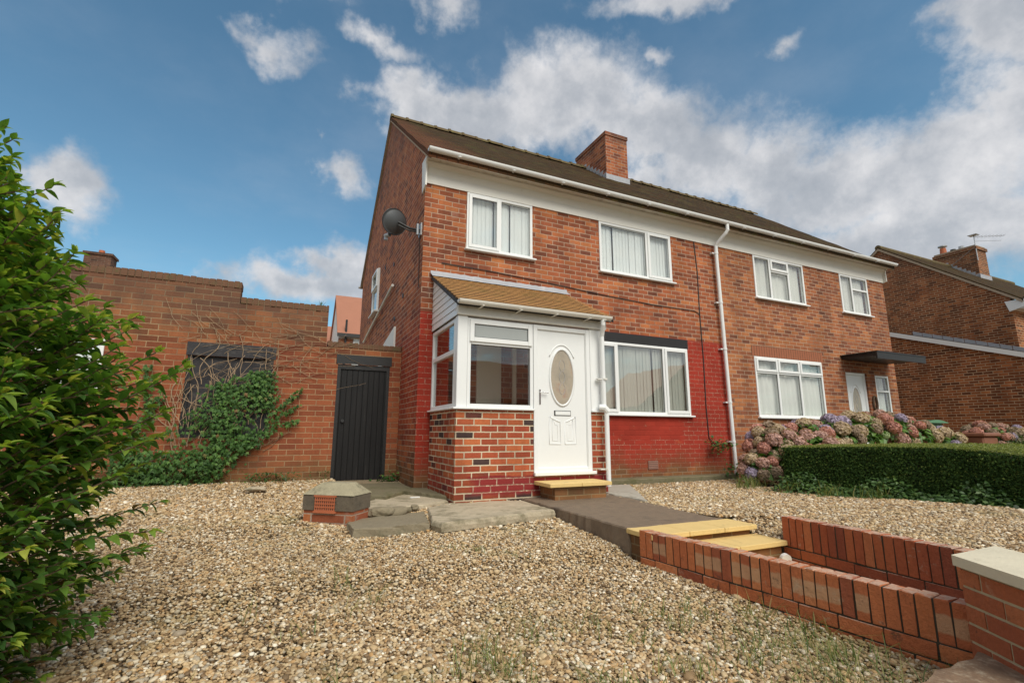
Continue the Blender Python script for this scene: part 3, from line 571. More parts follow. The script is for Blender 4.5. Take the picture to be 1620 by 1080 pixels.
# ---------------- houses ----------------
def wallgrid(mb,u0,u1,z0,z1,ops,y0,y1,ax='y'):
    us=sorted({u0,u1,*[q for o_ in ops for q in o_[:2]]}); zs=sorted({z0,z1,*[q for o_ in ops for q in o_[2:]]})
    us=[q for q in us if u0<=q<=u1]; zs=[q for q in zs if z0<=q<=z1]
    def pt(u_,y,z): return (u_,y,z) if ax=='y' else (y,u_,z)
    def hole(a,b): return any(o_[0]<a<o_[1] and o_[2]<b<o_[3] for o_ in ops)
    for i in range(len(us)-1):
        for j in range(len(zs)-1):
            if hole((us[i]+us[i+1])/2,(zs[j]+zs[j+1])/2): continue
            for y in(y0,y1): mb.add([pt(us[i],y,zs[j]),pt(us[i+1],y,zs[j]),pt(us[i+1],y,zs[j+1]),pt(us[i],y,zs[j+1])],[(0,1,2,3)])
    for (a,b,c,d_) in ops+[(u0,u1,z0,z1)]:
        mb.add([pt(a,y0,c),pt(b,y0,c),pt(b,y1,c),pt(a,y1,c),pt(a,y0,d_),pt(b,y0,d_),pt(b,y1,d_),pt(a,y1,d_)],[(0,1,2,3),(4,5,6,7),(0,3,7,4),(1,2,6,5)])
    return mb
YB=7.05; ZR=7.95; ZE=4.95; YR=3.48; SL=(ZR-ZE)/(YR+.25)
def roofz(y): return ZR-SL*abs(y-YR)
def frame_rect(mb,x0,x1,z0,z1,w,y0,y1,wb=None,b=.004):
    wb=wb or w
    mb.cbox(x0,x0+w,y0,y1,z0,z1,b); mb.cbox(x1-w,x1,y0,y1,z0,z1,b); mb.cbox(x0+w,x1-w,y0+.002,y1,z1-w,z1-.001,b); mb.cbox(x0+w,x1-w,y0+.002,y1,z0+.001,z0+wb,b)
def blind(parent,x0,x1,z0,z1,y,mat,kind):
    V=[];F=[]; n=0
    if kind=='vertical':
        x=x0+.01; 
        while x<x1-.02:
            w=.086; a=R(5+random.uniform(-3,5) if random.random()>.06 else 30); dx=math.cos(a)*w; dy=math.sin(a)*w
            V+= [(x,y,z0),(x+dx/2,y+dy/2-.006,z0),(x+dx,y+dy,z0),(x,y,z1),(x+dx/2,y+dy/2-.006,z1),(x+dx,y+dy,z1)]; b=n*6; F+= [(b,b+1,b+4,b+3),(b+1,b+2,b+5,b+4)]; n+=1; x+=.074
    else:
        m=int((x1-x0)/.012); 
        for i in range(m+1):
            x=x0+(x1-x0)*i/m; yy=y+.014+.010*math.sin(i*.55+random.uniform(-.3,.3))+.012*math.sin(i*.17); V+= [(x,yy,z0),(x,yy+.004,z1)]
        F=[(2*i,2*i+2,2*i+3,2*i+1) for i in range(m)]
    me=npmesh('curtain',V,F,mat,smooth=kind!='vertical'); link('vertical_blind' if kind=='vertical' else 'net_curtain',me,parent)
def window(house,x0,x1,z0,z1,lights,label=None,bm='blind',kind='vertical',y=0.,sill=True,swags=False,sillmat='pvc'):
    """lights: list of (xa,xb,za,zb,sash?) panes"""
    fm=MB(); frame_rect(fm,x0,x1,z0,z1,.045,y-.018,y+.055)
    xs_=sorted({l[0] for l in lights if l[0]>x0+.06}); 
    done=set()
    for l in lights:
        if l[0]>x0+.06 and (l[0],) not in done: 
            done.add((l[0],)); zz=[q for q in lights if abs(q[0]-l[0])<.02]; fm.cbox(l[0]-.025,l[0]+.025,y-.0175,y+.052,min(q[2] for q in zz)+.001,max(q[3] for q in zz)-.001,.004)
        if l[2]>z0+.06: fm.cbox(l[0]+.026,l[1]-.026,y-.017,y+.05,l[2]-.022,l[2]+.022,.004)
    fo=fm.build('window_frame',M['pvc'],house)
    if label: fo['label']=label
    for (a,b,c,d_,sash) in lights:
        ca,cb,cc_,cd_=a+.028,b-.028,c+.026,d_-.028
        if a<x0+.06: ca=x0+.043
        if b>x1-.06: cb=x1-.043
        if c<z0+.06: cc_=z0+.043
        if d_>z1-.06: cd_=z1-.043
        if sash:
            s_=MB(); frame_rect(s_,ca-.014,cb+.014,cc_-.012,cd_+.012,.052,y-.040,y-.012); so_=s_.build('sash',M['pvc'],fo); ca+=.036;cb-=.036;cc_+=.04;cd_-=.04
            MB().box(ca-.004,cb+.004,y-.026,y-.020,cc_-.004,cd_+.004).build('pane',M['glass2' if bm=='blind2' else 'glass'],fo)
            bd=MB(); frame_rect(bd,ca-.004,cb+.004,cc_-.004,cd_+.004,.007,y-.034,y-.0385+.008,b=.001); bd.build('gasket',M['black'],fo)
        else:
            MB().box(ca-.004,cb+.004,y+.010,y+.016,cc_-.004,cd_+.004).build('pane',M['glass2' if bm=='blind2' else 'glass'],fo)
            bd=MB(); frame_rect(bd,ca-.003,cb+.003,cc_-.003,cd_+.003,.007,y+.002,y+.009,b=.001); bd.build('gasket',M['black'],fo)
    if bm: blind(fo,x0+.05,x1-.05,z0+.05,z1-.05,y+.065,M[bm],kind)
    if sill: MB().cbox(x0-.03,x1+.05,y-.075,y+.01,z0-.032,z0-.001,.006).build('sill',M[sillmat],fo)
    return fo
PX=6.18; XR=12.05
LH=thing('semi_detached_house','brick house with red painted ground floor, white glazed porch and satellite dish corner','house',(3.1,3.5,0))
RH=thing('semi_detached_house','unpainted brick house with black door canopy adjoining the red painted one','house',(9.1,3.5,0))
w1=(.69,1.87,3.575,4.538); w2=(3.24,4.93,3.575,4.538); w5=(3.0,5.19,1.03,2.29); w3=(7.25,8.89,3.575,4.536); w4=(10.23,11.33,3.575,4.536)
w6=(7.02,9.17,1.04,2.285); d2=(10.03,10.84,-.1,2.13); w7=(11.16,11.71,.96,2.10); innerdoor=(.62,1.45,.1,2.15)
mb=wallgrid(MB(),0,PX,-.3,4.95,[w1,w2,w5],0.,.28); 
# gable side wall with pitched top
mb.ext([(0,.28,-.3),(0,YB,-.3),(0,YB,roofz(YB)-.06),(0,YR,ZR-.07),(0,.28,roofz(.28)-.06)],(.28,0,0)); mb.add([(0,0,4.95),(0,.28,4.95),(0,.28,roofz(.28)-.06),(0,0,roofz(0)-.06)],[(0,1,2,3)])
mb.box(.28,PX,YB-.28,YB,-.3,4.75)
mb.build('brick_wall',M['br_left'],LH)
mb=wallgrid(MB(),PX,XR,-.3,4.95,[w3,w4,w6,d2,w7],0.,.28)
mb.ext([(XR-.28,.28,-.3),(XR-.28,YB,-.3),(XR-.28,YB,roofz(YB)-.06),(XR-.28,YR,ZR-.07),(XR-.28,.28,roofz(.28)-.06)],(.28,0,0)); mb.box(PX,XR-.28,YB-.28,YB,-.3,4.75)
mb.box(PX-.06,PX+.06,.28,YB-.28,-.3,4.9)
mb.build('brick_wall',M['br_right'],RH)
for H,xa,xb in ((LH,.28,PX-.07),(RH,PX+.07,XR-.28)):
    MB().box(xa,xb,.9,.95,0,4.7).build('room_partition',M['cream'],H)
    MB().box(xa,xb,.285,6.7,2.42,2.50).build('floor_slab',M['dark'],H)
    MB().box(xa,xb,.285,6.7,4.72,4.78).build('ceiling',M['render'],H)
# roof
def roof(H,xa,xb,ends):
    e=.30
    mb=MB()
    for sgn in (1,-1):
        ye=YR-sgn*(YR+e) ; ze=roofz(ye)
        nrm=Vector((0,-sgn*SL,1)).normalized()*.07
        a=[(xa,ye,ze),(xb,ye,ze),(xb,YR,ZR),(xa,YR,ZR)]
        # subdivide with slight sag/unevenness so the tile courses undulate
        nu,nv=48,26; V=[]; 
        for i in range(nu+1):
            for j in range(nv+1):
                x=xa+(xb-xa)*i/nu; y=ye+(YR-ye)*j/nv; z=roofz(y)+.018*math.sin(x*1.3)*math.sin(j/nv*3.14)+.010*math.sin(x*4.1+j)+random.uniform(-.006,.006)
                V.append((x,y,z))
        F=[]
        for i in range(nu):
            for j in range(nv):
                k=i*(nv+1)+j; q=(k,k+nv+1,k+nv+2,k+1); F.append(q if sgn>0 else q[::-1])
        mb.add(V,F)
        mb.add([(xa,ye,ze),(xb,ye,ze),(xb,YR,ZR),(xa,YR,ZR),(xa,ye,ze-.09),(xb,ye,ze-.09),(xb,YR,ZR-.09),(xa,YR,ZR-.09)],[(7,6,5,4),(0,1,5,4),(1,2,6,5),(0,4,7,3)])
    ro=mb.build('roof',M['roof'],H)
    n=int((xb-xa)/.33); w=(xb-xa)/n; rb=MB()
    for i in range(n):
        x0_=xa+i*w; ring=[]
        j=random.uniform(-.008,.008)
        for x_,rr in ((x0_,.125),(x0_+.05,.132),(x0_+.06,.112),(x0_+w+.004,.110)):
            for k in range(9):
                a=math.pi*k/8; rb.v.append((x_,YR-math.cos(a)*rr,ZR-.055+math.sin(a)*rr+j))
        b=len(rb.v)-36
        for q in range(3):
            for k in range(8): rb.f.append((b+q*9+k,b+q*9+k+1,b+q*9+10+k,b+q*9+9+k))
        rb.f.append(tuple(b+k for k in range(8,-1,-1)))
    rb.build('ridge_tiles',M['ridge'],ro)
    for xe,xw in ends:
        vb=MB()
        for sgn in (1,-1):
            ye=YR-sgn*(YR+.28)
            a=[(xe,ye,roofz(ye)-.05),(xe,YR,ZR-.05),(xe,YR,ZR-.125),(xe,ye,roofz(ye)-.125)]; vb.ext(a,(xw,0,0))
        vb.build('verge',M['mortar'],ro)
    return ro
RL=roof(LH,-.045,PX,[(-.042,.05)]); RR_=roof(RH,PX,XR+.045,[(XR-.01,.05)])
# front white board, fascia, gutter
def gutter(mb,x0,x1,y,z,rr=.055):
    n=9; V=[]
    for x_ in (x0,x1):
        for k in range(n): a=math.pi*k/(n-1); V.append((x_,y-math.cos(a)*rr,z-math.sin(a)*rr))
        for k in range(n): a=math.pi*(n-1-k)/(n-1); V.append((x_,y-math.cos(a)*(rr-.006),z-math.sin(a)*(rr-.006)))
    m=2*n; mb.add(V,[(i,(i+1)%m,m+(i+1)%m,m+i) for i in range(m)]+[tuple(range(m-1,-1,-1)),tuple(range(m,2*m))])
    # stop ends
    for x_ in (x0,x1-.004):
        mb.ext([(x_,y-math.cos(math.pi*k/8)*rr,z-math.sin(math.pi*k/8)*rr) for k in range(9)],(.004,0,0))
    return mb
for H,xa,xb,el_ in ((LH,-.03,PX-.002,1),(RH,PX,XR+.03,0)):
    # coved board: slopes out slightly to the soffit
    b=MB(); prof=[(-.004,4.54),(-.022,4.54),(-.030,4.70),(-.055,4.81),(-.10,4.865),(-.10,4.88),(-.004,4.88)]
    b.ext([(xa,p[0],p[1]) for p in prof],(xb-xa,0,0)); b.build('eaves_board',M['board'],H)
    MB().cbox(xa-(.0 if el_ else 0),xb,-.235,-.002,4.882,4.905,.004).build('soffit',M['soffit'],H)
    f_=MB().cbox(xa,xb,-.262,-.237,4.80 if False else 4.845,4.955,.004).build('fascia',M['pvc_old'],H)
    gb=gutter(MB(),xa-(.02 if el_ else 0),xb+(0 if el_ else .04),-.325,4.955,.058)
    x_=xa+.45
    while x_<xb-.2: gb.box(x_,x_+.03,-.385,-.262,4.888,4.896); x_+=.93
    go=gb.build('gutter',M['pvc'],H)
MB().ext([(-.028,-.10,4.46),(-.028,.10,4.40),(-.028,.16,4.95),(-.028,-.235,4.95),(-.028,-.10,4.84)],(.024,0,0)).build('box_end',M['pvc_old'],LH)
MB().ext([(XR+.004,-.10,4.56),(XR+.004,.10,4.50),(XR+.004,.16,4.95),(XR+.004,-.235,4.95),(XR+.004,-.10,4.84)],(.024,0,0)).build('box_end',M['pvc_old'],RH)
def round_pts(p,n=3): return p
dp=MB().tube([(PX,-.325,4.905),(PX,-.325,4.78),(PX-.02,-.29,4.72),(PX-.09,-.12,4.55),(PX-.10,-.09,4.50),(PX-.10,-.085,4.2),(PX-.02,-.085,-.12)],.036,10)
for z in (4.35,3.3,2.35,1.3,.55):
    xx=PX-.10+(4.2-z)/4.32*.08 if z<4.2 else PX-.10
    dp.tube([(xx,-.085,z-.02),(xx,-.085,z+.02)],.043,10); dp.box(xx-.09,xx+.02,-.07,-.001,z-.012,z+.012)
dp.build('downpipe',M['pvc'],LH)
# chimney
cm=MB().box(5.31,6.0,2.48,3.90,6.5,8.40).box(5.29,6.02,2.46,3.92,8.401,8.50)
cho=cm.build('chimney',M['br_chim'],RL)
fl=MB().box(5.28,6.03,2.452,2.478,roofz(2.48)-.02,roofz(2.48)+.13)
for k in range(7):
    y0_=2.48+k*.15; z_=roofz(y0_)+.02; fl.box(5.300,5.309,y0_,y0_+.17,z_-.08,z_+.16)
fl.build('flashing',M['lead'],RL)
# windows
window(LH,*w1,[(w1[0],1.267,w1[2],w1[3],True),(1.267,w1[1],w1[2],w1[3],False)])
window(LH,*w2,[(w2[0],4.33,w2[2],w2[3],False),(4.33,w2[1],w2[2],w2[3],True)])
window(LH,*w5,[(w5[0],3.535,w5[2],w5[3],True),(3.535,4.60,w5[2],w5[3],False),(4.60,w5[1],w5[2],w5[3],True)],bm='blind2')
MB().box(2.44,5.22,-.008,.004,2.292,2.468).build('painted_lintel',M['black'],LH)
window(RH,*w3,[(w3[0],7.76,w3[2],w3[3],False),(7.76,8.36,w3[2],4.24,False),(7.76,8.36,4.24,w3[3],True),(8.36,w3[1],w3[2],w3[3],False)],bm='net',kind='net')
window(RH,*w4,[(w4[0],10.68,w4[2],w4[3],False),(10.68,w4[1],w4[2],4.20,False),(10.68,w4[1],4.20,w4[3],False)],bm='net',kind='net')
window(RH,*w6,[(7.02,7.70,w6[2],1.96,False),(7.02,7.70,1.96,w6[3],True),(7.70,8.40,w6[2],1.96,False),(7.70,8.40,1.96,w6[3],True),(8.40,9.17,w6[2],1.96,False),(8.40,9.17,1.96,w6[3],True)],bm='net',kind='net')
window(RH,*w7,[(w7[0],w7[1],w7[2],1.72,False),(w7[0],w7[1],1.72,w7[3],False)],bm='net',kind='net',y=.02)
sc_=MB(); x_=6.98
while x_<9.2: sc_.box(x_,x_+.066,-.004,.004,2.292,2.51); x_+=.076
me_=sc_.build('soldier_course',M['terra'],RH); me_.data.materials[0]=plain('soldier_brick',(.31,.105,.05),.85,.3,18)
MB().box(6.97,9.21,-.002,.002,2.29,2.515).build('soldier_mortar',M['edgemort'],RH)
bc=MB().box(9.95,11.75,-.75,-.001,2.40,2.47); cano=bc.build('door_canopy',M['black'],RH)
MB().box(9.90,11.80,-.80,-.001,2.472,2.50).build('canopy_felt',M['black'],cano); MB().box(9.90,11.80,-.79,-.755,2.33,2.471).build('canopy_fascia',M['black'],cano)
# neighbour door
def updoor(H,x0,x1,z0,z1,y,handle_left=True,detail=True):
    fm=MB(); frame_rect(fm,x0,x1,z0,z1,.062,y-.02,y+.05); frame_rect(fm,x0+.048,x1-.048,z0+.048,z1-.048,.022,y-.008,y+.048)
    fo=fm.build('door_frame',M['pvc'],H)
    a,b,c,d_=x0+.068,x1-.068,z0+.066,z1-.068
    do=MB().cbox(a,b,y+.006,y+.045,c,d_,.004).build('door_leaf',M['pvc'],H)
    cx=(a+b)/2; w=b-a; h=d_-c; yc=y+.006
    def ring(cx_,cz,rx,rz,rad,t0=0,t1=2*math.pi,n=40):
        pts=[(cx_+rx*math.cos(t0+(t1-t0)*i/n),yc-.002,cz+rz*math.sin(t0+(t1-t0)*i/n)) for i in range(n+1)]; return pts,rad
    cz=c+h*.655; rx=w*.235; rz=h*.205
    mo=MB(); p_,r_=ring(cx,cz,rx+.012,rz+.012,.017); mo.tube(p_,r_,6,False); p_,r_=ring(cx,cz,rx+.07,rz+.075,.010,R(38),R(142),20); mo.tube(p_,r_,6)
    for s in (-1,1):
        xi,xo=cx+s*.035,cx+s*.205; zb=c+h*.165; zt=c+h*.335
        for ins,rd in ((0,.009),(.045,.005)):
            xa_,xb_=xi+s*ins,xo-s*ins
            pts=[(xa_,yc,zb+ins),(xb_,yc,zb+ins),(xb_,yc,zt+.05-ins),(xb_-s*.03,yc,zt+.035-ins),(xa_+s*.04,yc,zt-.01-ins),(xa_,yc,zt-.02-ins),(xa_,yc,zb+ins)]
            mo.tube(pts,rd,6,False)
    mo.build('moulding',M['pvc'],do,smooth=True)
    MB().ext([(cx+rx*math.cos(2*math.pi*i/40),yc-.004,cz+rz*math.sin(2*math.pi*i/40)) for i in range(40)],(0,.003,0)).build('oval_glass',M['pglass'],do)
    if detail:
        # leaded scroll in the oval glass
        sc=MB()
        for s in (-1,1):
            for zo in (-.16,0.,.16):
                pts=[(cx+s*(.012+.035*math.sin(t_*math.pi)),yc-.006,cz+zo-.08+.16*t_) for t_ in [i/8 for i in range(9)]]; sc.tube(pts,.0025,4,False)
        sc.build('leaded_scroll',M['lead'],do)
    hx=a+.035 if handle_left else b-.035
    hp=MB().cbox(hx-.013,hx+.013,yc-.008,yc,c+.82,c+1.02,.003); hp.tube([(hx,yc-.008,c+.98),(hx,yc-.04,c+.98),(hx+.11,yc-.042,c+.975)],.008,8); hp.build('handle',M['chrome'],do)
    lb=MB().cbox(cx-.13,cx+.13,yc-.006,yc+.001,c+.675,c+.745,.002).build('letterbox_surround',M['cable'],do)
    MB().cbox(cx-.115,cx+.12,yc-.012,yc-.0062,c+.684,c+.736,.002).build('letterbox',M['pvc'],do)
    MB().cbox(x0-.01,x1+.035,y-.07,y-.021,z0-.03,z0+.012,.004).build('threshold',M['pvc'],fo)
updoor(RH,d2[0],d2[1],-.08,d2[3],.06)
mat_=plain('wreath',(.12,.08,.05),.9,.3,30,.5,60)
pts=[(11.0+.075*math.cos(t_*.4),-.03,1.42+.17*math.sin(t_*.4)) for t_ in range(17)]; tagit(MB().tube(pts,.022,8,False).build('door_wreath',mat_),'small brown oval plaque hanging between the neighbour door and slim window','plaque')
# plinth and air brick
MB().cbox(2.43,PX-.2,-.30,-.002,-.3,-.035,.012).build('concrete_plinth',M['mossconc'],LH)
ab=MB(); 
for k in range(5): ab.box(4.125,4.34,-.016,-.003,.09+k*.03,.103+k*.03)
for k in range(9): ab.box(4.125+k*.0255,4.137+k*.0255,-.015,-.003,.088,.232)
ab.build('air_brick',plain('air_brick_clay',(.30,.16,.12),.85,.2,20),LH)
MB().box(4.128,4.338,-.008,-.0025,.088,.23).build('air_brick_shade_sheet',M['dark'],LH)  # dark sheet on the wall face, stands in for shade in the openings
cb=MB().tube([(5.56,-.012,4.54),(5.60,-.012,3.9),(5.585,-.012,3.0),(5.60,-.012,2.1),(5.58,-.012,1.2),(5.60,-.012,.62),(5.72,-.03,.50)],.009,6)
cb.tube([(5.585,-.012,3.02),(5.45,-.012,3.075),(4.4,-.012,3.08),(3.2,-.012,3.135),(2.2,-.012,3.20),(1.2,-.012,3.25),(.3,-.012,3.27)],.007,6)
cb.build('wall_cable',M['cable'],LH)
# side wall bits
sw=MB(); 
def fr2(mb,y0,y1,z0,z1,w,x0,x1): mb.box(x0,x1,y0,y0+w,z0,z1).box(x0,x1,y1-w,y1,z0,z1).box(x0+.001,x1,y0+w,y1-w,z1-w,z1).box(x0+.001,x1,y0+w,y1-w,z0,z0+w)
fr2(sw,4.0,4.75,3.42,4.42,.05,-.045,-.001); sw.box(-.044,-.001,4.05,4.70,3.98,4.03); swf=sw.build('window_frame',M['pvc'],LH); swf['label']='narrow white window high on the gable side wall'
MB().box(-.02,-.015,4.04,4.71,3.46,4.38).build('pane',M['glass'],swf); MB().box(-.012,-.003,4.04,4.71,3.46,4.38).build('roller_blind',M['blind2'],swf)
ss=MB(); fr2(ss,4.03,4.72,4.0,4.41,.045,-.075,-.046); ss.build('sash',M['pvc'],swf); MB().box(-.10,-.002,3.96,4.80,3.385,3.415).build('sill',M['pvc_old'],swf)
MB().tube([(-.05,2.09,3.46),(-.05,4.68,3.12),(-.05,5.74,2.97)],.028,8).build('overflow_pipe',M['pvc_old'],LH)
MB().ext([(-.035,1.80,2.60),(-.035,1.80,2.0),(-.035,3.4,2.0),(-.035,3.4,2.36)],(.032,0,0)).build('lean_to_end',M['board'],LH)  # flat white panel standing in for the end of a lean-to roof
hb=MB()
for (y_,z_) in ((1.30,3.05),(1.97,2.78),(2.3,3.95),(3.3,4.2)): hb.tube([(-.012,y_,z_),(.01,y_,z_)],.045,10)
hb.build('pipe_hole',M['cable'],LH)
gutter(MB(),-.08,.6,YB+.32,4.9).build('rear_gutter',M['pvc'],LH)
# ---------------- porch ----------------
PL,PRt,PF_=.2,2.42,-1.19
mb=MB().box(PL,1.268,PF_,PF_+.10,-.3,.985).box(PL,PL+.10,PF_+.10,-.001,-.3,.985).box(2.172,PRt,PF_,PF_+.10,-.3,.985).box(PRt-.10,PRt,PF_+.1,-.001,-.3,.985).box(1.268,2.172,PF_+.002,PF_+.10,-.3,.165)
mb.build('porch_wall',M['br_porch'],LH)
so_=MB().cbox(PL-.05,1.272,PF_-.045,PF_+.09,.987,1.012,.006).cbox(PL-.05,PL+.09,PF_+.09,-.002,.988,1.011,.006).cbox(2.168,PRt+.04,PF_-.045,PF_+.09,.987,1.012,.006); so_.build('porch_sill',M['pvc'],LH)
ft=2.155
pw=MB()
y=PF_+.02
pw.cbox(PL,PL+.135,y-.02,y+.09,1.013,ft+.02,.006)       # corner post
frame_rect(pw,PL+.137,1.268,1.013,ft,.045,y-.018,y+.05)
pw.cbox(PL+.184,1.222,y-.017,y+.05,1.815,1.865,.004)
pwo=pw.build('porch_front_window_frame',M['pvc'],LH)
s_=MB(); frame_rect(s_,PL+.16,1.247,1.845,ft-.018,.06,y-.040,y-.012); s_.build('sash',M['pvc'],pwo)
MB().box(PL+.215,1.19,y-.024,y-.019,1.9,ft-.07).build('pane',M['brightpane'],pwo)
MB().box(PL+.18,1.225,y+.010,y+.016,1.055,1.817).build('pane',M['glass'],pwo)
bd=MB(); frame_rect(bd,PL+.181,1.224,1.057,1.816,.007,y+.002,y+.009,b=.001); frame_rect(bd,PL+.219,1.188,1.904,ft-.077,.007,y-.036,y-.030,b=.001); bd.build('gasket',M['black'],pwo)
ps_=MB(); yy0,yy1=PF_+.115,-.004
def fry(mb,y0,y1,z0,z1,w,x0,x1): mb.cbox(x0,x1,y0,y0+w,z0,z1,.004).cbox(x0,x1,y1-w,y1,z0,z1,.004).cbox(x0+.001,x1,y0+w,y1-w,z1-w,z1-.001,.004).cbox(x0+.001,x1,y0+w,y1-w,z0+.001,z0+w,.004)
fry(ps_,yy0,yy1,1.013,ft,.05,PL,PL+.06); ps_.cbox(PL+.002,PL+.058,yy0+.05,yy1-.05,1.70,1.76,.004)
pso=ps_.build('porch_side_window_frame',M['pvc'],LH)
MB().box(PL+.028,PL+.034,yy0+.04,yy1-.04,1.05,2.12).build('pane',M['glass'],pso)
# right return (solid white panel) and front panel
MB().cbox(2.172,PRt-.001,PF_+.003,PF_+.09,1.013,ft+.02,.005).build('porch_panel',M['pvc'],LH)
rp=MB(); fry(rp,yy0,yy1,1.013,ft,.05,PRt-.06,PRt); rpo=rp.build('porch_side_window_frame',M['pvc'],LH); MB().box(PRt-.034,PRt-.028,yy0+.04,yy1-.04,1.05,2.12).build('pane',M['glass'],rpo)
MB().cbox(2.1685,2.20,PF_-.014,PF_+.05,1.013,ft,.003).build('porch_post',M['pvc'],LH)
updoor(LH,1.272,2.168,.19,ft+.0,PF_+.012)
# fascia / roof
MB().cbox(PL-.015,PRt+.03,PF_-.035,PF_+.10,ft+.022,2.30,.005).build('porch_fascia',M['pvc_old'],LH)
pr0,pr1=(PF_-.13,2.335),(-.002,3.03)
# cladding
for (xa,xo,xi) in ((PL-.012,PL-.020,PL+.01),(PRt+.012,PRt+.020,PRt-.01)):
  cl=MB(); z_=ft+.022
  while z_<2.98:
    z1_=min(z_+.095,2.995)
    def ycut(z): return min(-.003,max(PF_+.002,pr0[0]+(z-pr0[1]+.035)/(pr1[1]-pr0[1])*(pr1[0]-pr0[0])+.02))
    ya=ycut(z_); yb=ycut(z1_)
    cl.add([(xo,ya,z_),(xo,-.003,z_),(xa,-.003,z1_-.006),(xa,yb,z1_-.006),(xi,ya,z_),(xi,-.003,z_),(xi,-.003,z1_-.006),(xi,yb,z1_-.006)],[(0,1,2,3),(7,6,5,4),(0,4,5,1),(3,2,6,7),(0,3,7,4),(1,5,6,2)])
    z_+=.095
  cl.build('porch_cladding',M['pvc'],LH)
MB().box(PL-.005,PL+.011,PF_+.05,-.003,ft+.02,2.30).box(PRt-.011,PRt+.005,PF_+.05,-.003,ft+.02,2.30).build('cladding_batten',M['dark'],LH)
def tiles():
    V=[];F=[];Rn=[]; rows=13; x0_,x1_=PL-.05,PRt+.075; run=Vector((pr1[0]-pr0[0],pr1[1]-pr0[1])); Lr=run.length; run/=Lr; nr=Vector((-run.y,run.x))
    for i in range(rows):
        s=Lr*i/rows; x=x0_-(0 if i%2 else .08)
        while x<x1_:
            a=max(x+.0015,x0_); b=min(x+.1635,x1_)
            if b-a>.02:
                j=random.uniform(-.003,.003); jj=random.uniform(-.004,.004); v_=random.random(); base=len(V)
                for (ss,h) in ((s+j,.026+jj*.2),(s+Lr/rows*1.25,.006),(s+Lr/rows*1.25,-.006),(s+j-.001,.0165+jj*.2)):
                    q=Vector(pr0)+run*ss+nr*h
                    V+= [(a,q.x,q.y),(b,q.x,q.y)]
                F+= [(base,base+1,base+3,base+2),(base+6,base+7,base+1,base),(base+2,base+3,base+5,base+4),(base+4,base+5,base+7,base+6),(base,base+2,base+4,base+6),(base+1,base+7,base+5,base+3)]; Rn+= [v_]*6
            x+=.165
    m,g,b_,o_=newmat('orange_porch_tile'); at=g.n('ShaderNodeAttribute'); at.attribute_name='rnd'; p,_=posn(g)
    nsx=g.sep(_); lit_butt=g.sm(g.m('MULTIPLY',nsx[1],-1.),.62,.75); c=g.ramp(at.outputs['Fac'],[(0.,(.17,.085,.035)),(.5,(.22,.115,.045)),(1.,(.27,.15,.055))]); c=g.mix(lit_butt,c,(.72,.40,.16,1)); c=g.mix(g.m('MULTIPLY',g.m('MULTIPLY',g.sm(g.noise(p,3.2,6,.7),.50,.64),.6),g.m('SUBTRACT',1.,g.m('MULTIPLY',lit_butt,.6))),c,(.17,.15,.04,1)); k=g.m('ADD',.75,g.m('MULTIPLY',g.noise(p,40,4),.5)); c=g.mix(1.,c,g.comb(k,k,k),'MULTIPLY')  # lit-edge orange and shadow-gap dark painted by face direction, over weathered mossy tops
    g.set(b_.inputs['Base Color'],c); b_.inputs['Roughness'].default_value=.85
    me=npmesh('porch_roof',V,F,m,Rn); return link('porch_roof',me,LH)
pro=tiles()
MB().ext([(PL-.04,pr0[0]+.02,pr0[1]-.03),(PL-.04,pr1[0],pr1[1]-.012),(PL-.04,pr1[0],pr1[1]-.045),(PL-.04,pr0[0]+.02,pr0[1]-.06)],(PRt-PL+.10,0,0)).build('roof_deck',M['dark'],pro)
MB().ext([(PL-.052,pr0[0]+.01,pr0[1]-.003),(PL-.052,pr1[0],pr1[1]+.010),(PL-.052,pr1[0],pr1[1]-.045),(PL-.052,pr0[0]+.01,pr0[1]-.058)],(.012,0,0)).build('verge_trim',M['blackboard'],pro)
# lead flashing, slightly wavy
V=[];n=40
for i in range(n+1):
    x=PL-.07+(2.53-PL+.07)*i/n; w=random.uniform(-.007,.007)
    V+= [(x,-.006,3.125+w),(x,-.03+w*.5,3.07+w),(x,-.115+w,3.025+w*.6),(x,-.12+w,3.012+w*.6)]
F=[(4*i+j,4*i+4+j,4*i+5+j,4*i+1+j) for i in range(n) for j in range(3)]
link('lead_flashing',npmesh('lead_flashing',V,F,M['lead'],smooth=True),pro)
MB().ext([(PRt+.08,pr0[0],pr0[1]-.02),(PRt+.08,pr1[0],pr1[1]-.005),(PRt+.08,pr1[0],pr1[1]-.05),(PRt+.08,pr0[0],pr0[1]-.06)],(.012,0,0)).build('verge_trim',M['blackboard'],pro)
gb=gutter(MB(),PL-.055,PRt+.02,PF_-.165,2.335,.052)
for x_ in (.45,.98,1.52,2.05,2.3): gb.box(x_,x_+.025,PF_-.22,PF_-.036,2.272,2.279)
gb.build('porch_gutter',M['pvc_old'],LH)
MB().tube([(2.305,PF_-.165,2.29),(2.305,PF_-.16,2.22),(2.33,PF_-.10,2.12),(2.335,PF_-.075,2.06),(2.34,PF_-.075,1.08),(2.34,PF_-.085,1.04),(2.36,PF_-.10,.99),(2.36,PF_-.10,-.0)],.033,12).build('porch_downpipe',M['pvc'],LH)
cl2=MB()
for z_ in (.22,1.45): cl2.tube([(2.355,PF_-.09,z_-.012),(2.355,PF_-.09,z_+.012)],.039,10); cl2.box(2.25,2.34,PF_-.085,PF_-.02,z_-.008,z_+.008)
cl2.build('pipe_clip',M['pvc_old'],LH)
MB().tube([(2.27,PF_-.06,1.055),(2.33,PF_-.10,1.05),(2.37,PF_-.11,1.0)],.045,10).build('pipe_elbow',M['pvc'],LH)
